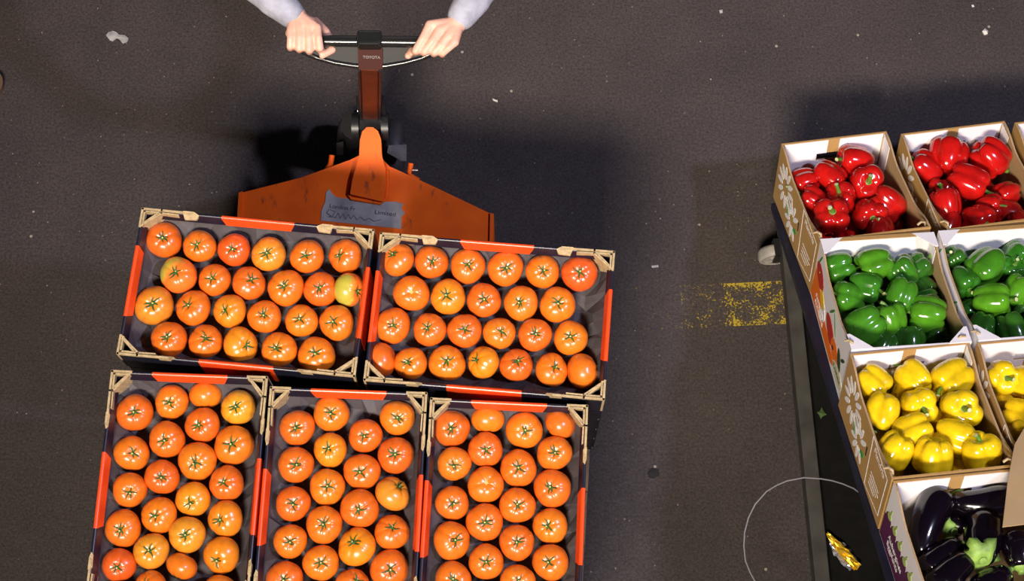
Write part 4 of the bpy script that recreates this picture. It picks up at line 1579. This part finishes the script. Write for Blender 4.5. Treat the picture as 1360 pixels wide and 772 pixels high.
# ------------------------------------------------------------------ aubergines
def aubergine(path, rads, stem_end, lab, group, calyx=True, cal_dir=None, cal_scale=0.72):
    """path: world points from the stem end to the blossom end"""
    o = Vector(path[0])
    t = thing('aubergine', lab, 'aubergine', loc_rot(o), group)
    # resample smooth
    P = [Vector(p) for p in path]
    n = 22
    pts, rr = [], []
    m_ = len(P) - 1
    for i in range(n):
        f = i / (n - 1) * m_
        a = min(int(f), m_ - 1)
        g = f - a
        p0, p1, p2, p3 = P[max(a - 1, 0)], P[a], P[a + 1], P[min(a + 2, m_)]
        pts.append(0.5 * ((2 * p1) + (p2 - p0) * g + (2 * p0 - 5 * p1 + 4 * p2 - p3) * g * g + (3 * p1 - p0 - 3 * p2 + p3) * g ** 3) - o)
        rr.append(rads[a] * (1 - g) + rads[a + 1] * g)
    # round both ends
    for i in range(n):
        f = i / (n - 1)
        rr[i] *= min(1.0, math.sqrt(max(0.0, 1 - max(0.0, (f - 0.80) / 0.2) ** 2)) + 0.02) * min(1.0, math.sqrt(max(0.0, 1 - max(0.0, (0.12 - f) / 0.12) ** 2)) * 0.7 + 0.3)
    MB().tube(pts, rr, 24).build('fruit', 'egg', t)
    if calyx:
        d = (pts[0] - pts[2]).normalized() if cal_dir is None else cal_dir
        a = d.orthogonal().normalized()
        c = d.cross(a)
        r0 = rads[0]
        mb = MB()
        n2 = 20
        rings = []
        for rad_, back, wv in ((0.30, -0.008, 0), (0.85, -0.001, 0), (1.25, 0.008, 0.12), (1.70, 0.020, 0.62)):
            for i in range(n2):
                g = 2 * PI * i / n2
                spike = abs(math.cos(2.5 * g)) ** 1.5
                rd = r0 * cal_scale * rad_ * (1 + wv * (spike - 0.75))
                bk = back + (0.010 * (0.6 - spike) if wv > 0.2 else 0)
                rings.append(-d * bk + (a * math.cos(g) + c * math.sin(g)) * rd)
        mb.grid(rings, n2, 4, 0, True, True)
        mb.tube([-d * 0.0, d * 0.006, d * 0.014], [r0 * 0.42, r0 * 0.34, r0 * 0.36], 10, 0)
        cal = mb.build('calyx', 'eggcalyx', t)
        cal['label'] = 'pale green spiky calyx'
        so = cal.modifiers.new('thickness', 'SOLIDIFY')
        so.thickness = 0.002
    return t


def eg(x, y, dep):
    return on_plane(1100 + x / 4.242, 590 + y / 4.242, DT - DN * dep, DN)


G = 'aubergines in the box at the cart edge'
aubergine([eg(520, 640, 0.10), eg(530, 540, 0.085), eg(560, 440, 0.072), eg(605, 335, 0.066), eg(632, 280, 0.066)], [0.020, 0.034, 0.040, 0.044, 0.042], 0, 'fat glossy aubergine leaning along the printed side wall in edge box', G, calyx=False)
aubergine([eg(705, 300, 0.075), eg(760, 330, 0.070), eg(860, 335, 0.066), eg(960, 320, 0.064), eg(1040, 330, 0.064)], [0.020, 0.030, 0.036, 0.038, 0.038], 0, 'long glossy aubergine lying along the white end wall in edge box', G, cal_dir=Vector((-0.75, 0.1, 0.6)).normalized())
c0 = eg(866, 640, 0.045)
aubergine([c0, eg(868, 600, 0.060), eg(872, 540, 0.070), eg(872, 470, 0.078), eg(872, 410, 0.090)], [0.026, 0.038, 0.046, 0.046, 0.040], 0, 'aubergine with its pale green spiky calyx turned up in edge box', G, cal_dir=(-FW + UP * -0.45).normalized(), cal_scale=1.05)
aubergine([eg(745, 570, 0.085), eg(700, 590, 0.085), eg(640, 640, 0.085), eg(580, 690, 0.085), eg(540, 730, 0.085)], [0.018, 0.030, 0.036, 0.036, 0.034], 0, 'dark aubergine lying below the leaning one in edge box', G, cal_dir=Vector((0.6, 0.4, 0.6)).normalized())
aubergine([eg(790, 640, 0.070), eg(760, 670, 0.070), eg(700, 720, 0.070), eg(640, 780, 0.070), eg(600, 830, 0.070)], [0.020, 0.030, 0.036, 0.038, 0.036], 0, 'dark aubergine beside the upturned calyx in edge box', G, cal_dir=Vector((0.5, 0.5, 0.7)).normalized())
aubergine([eg(1010, 720, 0.08), eg(960, 760, 0.08), eg(900, 800, 0.08), eg(840, 850, 0.08)], [0.020, 0.034, 0.038, 0.036], 0, 'dark aubergine low against the end of the edge box', G)
aubergine([eg(700, 480, 0.10), eg(720, 440, 0.115), eg(700, 400, 0.12), eg(650, 420, 0.13)], [0.024, 0.030, 0.030, 0.028], 0, 'half-buried aubergine with its calyx between two others in edge box', G, cal_dir=Vector((0.1, -0.5, 0.8)).normalized())
G2 = 'aubergines in the inner box with raised flap'
for i, (x, y, x2, y2) in enumerate(((1085, 700, 1060, 520), (1180, 740, 1160, 560), (1240, 480, 1380, 480), (1200, 330, 1380, 340), (1300, 760, 1300, 580))):
    aubergine([eg(x, y, 0.075), eg(x * 0.7 + x2 * 0.3, y * 0.7 + y2 * 0.3, 0.070), eg(x * 0.35 + x2 * 0.65, y * 0.35 + y2 * 0.65, 0.066), eg(x2, y2, 0.068)], [0.022, 0.034, 0.040, 0.038], 0, 'glossy dark aubergine in the inner box beside the raised flap', G2)


# ------------------------------------------------------------------ person: body, sweatshirt, trousers
def blob_mesh(name, bones, voxel, material, smooth=4):
    bm = bmesh.new()
    for p0, r0, p1, r1 in bones:
        p0, p1 = Vector(p0), Vector(p1)
        ln = (p1 - p0).length
        n = max(1, int(ln / (0.42 * min(r0, r1))) + 1)
        for i in range(n + 1):
            f = i / n
            bmesh.ops.create_icosphere(bm, subdivisions=2, radius=r0 * (1 - f) + r1 * f, matrix=Matrix.Translation(p0.lerp(p1, f)))
    me = bpy.data.meshes.new(name + '_raw')
    bm.to_mesh(me)
    bm.free()
    tmp = bpy.data.objects.new('tmp_blob', me)
    COL.objects.link(tmp)
    rm = tmp.modifiers.new('remesh', 'REMESH')
    rm.mode = 'VOXEL'
    rm.voxel_size = voxel
    sm = tmp.modifiers.new('smooth', 'SMOOTH')
    sm.factor = 0.5
    sm.iterations = smooth
    bpy.context.view_layer.update()
    res = bpy.data.meshes.new_from_object(tmp.evaluated_get(bpy.context.evaluated_depsgraph_get()))
    bpy.data.objects.remove(tmp)
    bpy.data.meshes.remove(me)
    res.name = name
    res.materials.clear()
    res.materials.append(M[material])
    res.polygons.foreach_set('use_smooth', [True] * len(res.polygons))
    return res


def hand_bones(fing, thumb, wrist, palm, elbow):
    """fing: four chains of (px, py, z offset, r)"""
    B = []
    pt = lambda q: at(q[0], q[1], ZH + q[2])
    for ch in fing:
        for a, b in zip(ch[:-1], ch[1:]):
            B.append((pt(a), a[3], pt(b), b[3]))
        B.append((pt(wrist), wrist[3] * 0.8, pt(ch[0]), ch[0][3] * 1.05))
    for a, b in zip(thumb[:-1], thumb[1:]):
        B.append((pt(a), a[3], pt(b), b[3]))
    for a, b in zip(palm[:-1], palm[1:]):
        B.append((pt(a), a[3], pt(b), b[3]))
    B.append((pt(wrist), wrist[3], elbow, 0.040))
    return B


elL = at(318, -42, 1.10)
elR = at(664, -55, 1.10)
shL = Vector((elL.x + 0.03, 2.38, 1.42))
shR = Vector((elR.x - 0.03, 2.38, 1.42))
bones = []
# hand on the sleeve side at x~410: knuckle row, fingers curling over the bar
fl_ = []
for x0, y0, x1, yb, r in ((421, 37, 424.8, 66.5, 0.0106), (409.5, 36, 411, 69, 0.0110), (397.5, 38, 397.8, 66.8, 0.0106), (386, 42, 385.5, 64.5, 0.0098)):
    fl_.append([(x0, y0, 0.034, r * 1.12), ((x0 + x1) / 2, (y0 + yb) / 2 - 2, 0.034, r * 0.96), (x1, yb - 3, 0.022, r * 1.02), (x1, yb - 1, -0.004, r * 0.95), (x1, yb - 6, -0.024, r * 0.86)])
bones += hand_bones(fl_, [(418, 30, 0.010, 0.015), (432, 42, -0.014, 0.0125), (440, 56, -0.030, 0.011), (441, 66, -0.020, 0.0105), (428, 74, -0.014, 0.0085)],
                    (394, 21, 0.022, 0.026), [(386, 44, 0.016, 0.014), (398, 34, 0.022, 0.020), (412, 32, 0.022, 0.020), (420, 38, 0.014, 0.016)], elL)
fr_ = []
for x0, y0, x1, yb, r in ((571, 33, 552.5, 70, 0.0110), (584, 40, 564, 71, 0.0112), (595, 48, 577, 72, 0.0108), (604, 56, 588, 73, 0.0100)):
    fr_.append([(x0, y0, 0.036, r * 1.12), ((x0 + x1) / 2, (y0 + yb) / 2 - 1, 0.035, r * 0.96), (x1, yb - 3, 0.022, r * 1.02), (x1 - 0.5, yb - 1, -0.004, r * 0.95), (x1 + 1, yb - 6, -0.024, r * 0.86)])
bones += hand_bones(fr_, [(584, 38, 0.008, 0.015), (566, 50, -0.016, 0.0125), (552, 62, -0.026, 0.0115), (542, 74, -0.016, 0.0095)],
                    (606, 32, 0.024, 0.026), [(602, 56, 0.016, 0.014), (596, 46, 0.022, 0.018), (586, 40, 0.022, 0.020), (575, 38, 0.014, 0.016)], elR)
cxp = (shL.x + shR.x) / 2
for s, e in ((shL, elL), (shR, elR)):
    bones.append((e, 0.040, s, 0.055))
    bones.append((s, 0.060, Vector((cxp, 2.42, 1.40)), 0.09))
neck = Vector((cxp, 2.40, 1.50))
head = Vector((cxp, 2.36, 1.66))
bones += [(Vector((cxp - 0.07, 2.44, 1.36)), 0.10, Vector((cxp - 0.06, 2.56, 0.98)), 0.11), (Vector((cxp + 0.07, 2.44, 1.36)), 0.10, Vector((cxp + 0.06, 2.56, 0.98)), 0.11),
          (Vector((cxp, 2.42, 1.38)), 0.075, neck, 0.058), (neck, 0.056, head, 0.070), (head + Vector((0, 0.010, 0.015)), 0.092, head + Vector((0, 0.02, 0.045)), 0.090),
          (head + Vector((0, -0.04, -0.055)), 0.050, head + Vector((0, -0.045, 0.02)), 0.055), (head + Vector((0, -0.098, 0.0)), 0.011, head + Vector((0, -0.112, -0.020)), 0.015)]
for sx in (-1, 1):
    bones.append((head + Vector((sx * 0.088, 0.012, 0.015)), 0.014, head + Vector((sx * 0.086, 0.008, -0.025)), 0.010))
    hip = Vector((cxp + sx * 0.09, 2.57, 0.92))
    knee = Vector((cxp + sx * 0.11, 2.62 - (0.08 if sx > 0 else -0.10), 0.50))
    ank = Vector((cxp + sx * 0.11, 2.68 + (0.0 if sx > 0 else 0.22), 0.09))
    bones += [(hip, 0.085, knee, 0.058), (knee, 0.056, ank, 0.040)]
PER = thing('person', 'person in grey sweatshirt sleeves gripping the pallet truck handle with both hands', 'person')
body = obj('body', blob_mesh('body', bones, 0.0034, 'skin', 2), PER)


def sleeve_bones(wr, cuff_r, el, sh):
    d = (el - wr).normalized()
    return wr + d * 0.012, d


sb = []
for wpx, el, sh in (((396.5, 27, 0.020), elL, shL), ((605, 33, 0.022), elR, shR)):
    wv = at(wpx[0], wpx[1], ZH + wpx[2])
    d = (el - wv)
    sb += [(wv + d * 0.14, 0.038, wv + d * 0.30, 0.043), (wv + d * 0.30, 0.043, wv + d * 0.42, 0.047), (wv + d * 0.42, 0.044, wv + d * 0.7, 0.050), (wv + d * 0.7, 0.050, el, 0.058), (el, 0.058, sh, 0.075), (sh, 0.085, Vector((cxp, 2.42, 1.38)), 0.115)]
for sx in (-1, 1):
    sb.append((Vector((cxp + sx * 0.09, 2.43, 1.36)), 0.125, Vector((cxp + sx * 0.07, 2.56, 0.96)), 0.135))
sw = obj('sweatshirt', blob_mesh('sweatshirt', sb, 0.006, 'sleeve', 4), PER)
sw['label'] = 'pale grey sweatshirt'
tr = []
for sx in (-1, 1):
    hip = Vector((cxp + sx * 0.09, 2.57, 0.92))
    knee = Vector((cxp + sx * 0.11, 2.62 - (0.08 if sx > 0 else -0.10), 0.50))
    ank = Vector((cxp + sx * 0.11, 2.68 + (0.0 if sx > 0 else 0.22), 0.10))
    tr += [(hip, 0.115, knee, 0.080), (knee, 0.080, ank, 0.070)]
obj('trousers', blob_mesh('trousers', tr, 0.010, 'denim', 3), PER)
for sx in (-1, 1):
    ank = Vector((cxp + sx * 0.11, 2.68 + (0.0 if sx > 0 else 0.22), 0.05))
    obj('shoe', blob_mesh('shoe', [(ank + Vector((0, 0.04, 0.0)), 0.048, ank + Vector((0, -0.14, -0.012)), 0.038), (ank, 0.05, ank + Vector((0, 0.0, 0.05)), 0.05)], 0.008, 'shoe', 3), PER)
obj('hair', blob_mesh('hair', [(head + Vector((0, 0.030, 0.040)), 0.098, head + Vector((0, 0.035, 0.065)), 0.092), (head + Vector((0, 0.06, -0.02)), 0.075, head + Vector((0, 0.045, 0.03)), 0.09)], 0.008, 'hair', 3), PER)
for sx in (-1, 1):
    mb = MB()
    obj('eye', blob_mesh('eye', [(head + Vector((sx * 0.032, -0.090, 0.012)), 0.011, head + Vector((sx * 0.033, -0.090, 0.012)), 0.011)], 0.003, 'eyewhite', 1), PER)
obj('mouth', blob_mesh('mouth', [(head + Vector((-0.020, -0.088, -0.058)), 0.006, head + Vector((0.020, -0.088, -0.058)), 0.006)], 0.003, 'redprint', 1), PER)

# ------------------------------------------------------------------ shoe at the far edge of the aisle
sp = at(-14, 116, 0)
SH = thing('shoe', 'dark shoe with a brown sole standing on the asphalt by itself', 'shoe', loc_rot((sp.x, sp.y, 0), Quaternion((0, 0, 1), math.radians(-35))))
ov = []
for i in range(28):
    a = 2 * PI * i / 28
    wx = 0.050 + 0.006 * math.cos(a) if math.cos(a) > 0 else 0.040
    ov.append((0.13 * math.cos(a) - 0.08 if math.cos(a) < 0 else 0.055 * math.cos(a) - 0.01, wx * math.sin(a)))
mb = MB()
mb.prism([Vector((x, y, 0.001)) for x, y in ov], [Vector((x * 1.02, y * 1.04, 0.022)) for x, y in ov])
mb.build('sole', 'sole', SH)
obj('upper', blob_mesh('upper', [((0.0, 0, 0.035), 0.036, (-0.07, 0, 0.05), 0.042), ((-0.07, 0, 0.05), 0.042, (-0.16, 0, 0.06), 0.040), ((-0.13, 0, 0.06), 0.042, (-0.14, 0, 0.10), 0.045)], 0.006, 'shoe', 3), SH)

# ------------------------------------------------------------------ strap loop, wrapper, litter
sl = [(1150, 662), (1145, 657), (1134, 649), (1120, 643), (1105, 638.5), (1090, 636), (1068, 634.5), (1045, 639), (1031, 645), (1018, 653), (1003, 670), (994, 688), (989, 707), (988, 725), (990, 745), (996, 760), (1004, 775), (1018, 790), (1050, 800)]
mb = MB()
n = len(sl)
mb.tube([at(x, y, 0.62 - 0.40 * (i / (n - 1))) for i, (x, y) in enumerate(sl)], 0.0022, 6)
tag(mb.build('strapping_band', 'strap'), 'thin pale plastic strap curling out from under the cart deck', 'strap')

wp = at(1117, 733, 0.121)
WR = thing('foil_wrapper', 'crumpled gold and silver foil wrapper lying on the added dark shelf under the cart', 'wrapper', loc_rot((wp.x, wp.y, 0.121), Quaternion((0, 0, 1), math.radians(-51))))
rw = random.Random(5)
for nm, m_, wd, ln, dz in (('silver_lining', 'foilsilver', 0.026, 0.052, 0.004), ('gold_foil', 'foilgold', 0.0165, 0.064, 0.014)):
    pts = []
    nu, nv = 12, 6
    for j in range(nv):
        for i in range(nu):
            f = i / (nu - 1)
            ww = wd * (0.25 + 0.75 * min(1, f / 0.45)) * (1 - 0.22 * f)
            pts.append(Vector(((f - 0.5) * 2 * ln + rw.uniform(-1, 1) * 0.003, (j / (nv - 1) - 0.5) * 2 * ww + rw.uniform(-1, 1) * 0.002, dz + rw.uniform(0, 1) * 0.009)))
    o = MB().grid(pts, nu, nv, 0, False).build(nm, m_, WR)
    so = o.modifiers.new('thickness', 'SOLIDIFY')
    so.thickness = 0.0006


def scrap(name, pts, material, label, cat, hh=0.004, zf=0.0):
    c = at(sum(p[0] for p in pts) / len(pts), sum(p[1] for p in pts) / len(pts), zf)
    mb = MB()
    rs = random.Random(len(pts) * 7 + int(pts[0][0]))
    low = [at(x, y, zf + 0.0012) - c for x, y in pts]
    top = [Vector((p.x, p.y, hh * rs.uniform(0.4, 1.2))) for p in low]
    mid = Vector((sum(p.x for p in low) / len(low), sum(p.y for p in low) / len(low), hh * 1.5))
    n = len(pts)
    mb.add(low + top + [mid], [(i, (i + 1) % n, n + (i + 1) % n, n + i) for i in range(n)] + [(n + i, n + (i + 1) % n, 2 * n) for i in range(n)] + [tuple(range(n - 1, -1, -1))])
    o = mb.build(name, material, None, mx=loc_rot(c))
    return tag(o, label, cat)


scrap('paper_scrap', [(141, 47), (144, 43), (150, 41), (155, 43), (158, 46), (166, 47), (171, 51), (169, 56), (163, 58), (160, 53), (155, 51), (150, 55), (146, 54)], 'scrap', 'torn whitish paper scrap lying alone on the asphalt', 'paper scrap')
scrap('stone_chip', [(1304, 42), (1308, 38), (1312, 41), (1311, 46), (1307, 47)], 'stone', 'small white stone chip on asphalt beyond the red pepper boxes', 'stone chip', 0.008)
scrap('pebble', [(1290, 7), (1293, 6), (1294, 9), (1291, 10)], 'stone', 'tiny pale pebble on asphalt beyond the white stone chip', 'pebble', 0.005)
scrap('pebble', [(955, 14), (959, 13), (960, 17), (956, 18)], 'scrap', 'tiny pinkish grey pebble on open asphalt beyond the truck handle', 'pebble', 0.005)
scrap('dead_leaf', [(860, 628), (866, 622), (875, 624), (876, 632), (868, 636), (862, 634)], 'darkleaf', 'dark flattened leaf on asphalt between tomato trays and cart', 'leaf', 0.003)
scrap('leaf_sprig', [(1085, 548), (1089, 546), (1091, 541), (1094, 547), (1098, 551), (1093, 553), (1090, 557), (1088, 552)], 'leaf', 'small green leaf sprig on the added dark shelf under the cart', 'leaf', 0.004, 0.121)
scrap('paper_shred', [(865, 353), (874, 352), (875, 355), (866, 356)], 'scrap', 'thin pale shred on asphalt near the yellow line', 'paper scrap', 0.003)
scrap('stone_chip', [(654, 131), (661, 133), (661, 136), (655, 134)], 'stone', 'small pale chip on asphalt beside the truck handle', 'stone chip', 0.005)
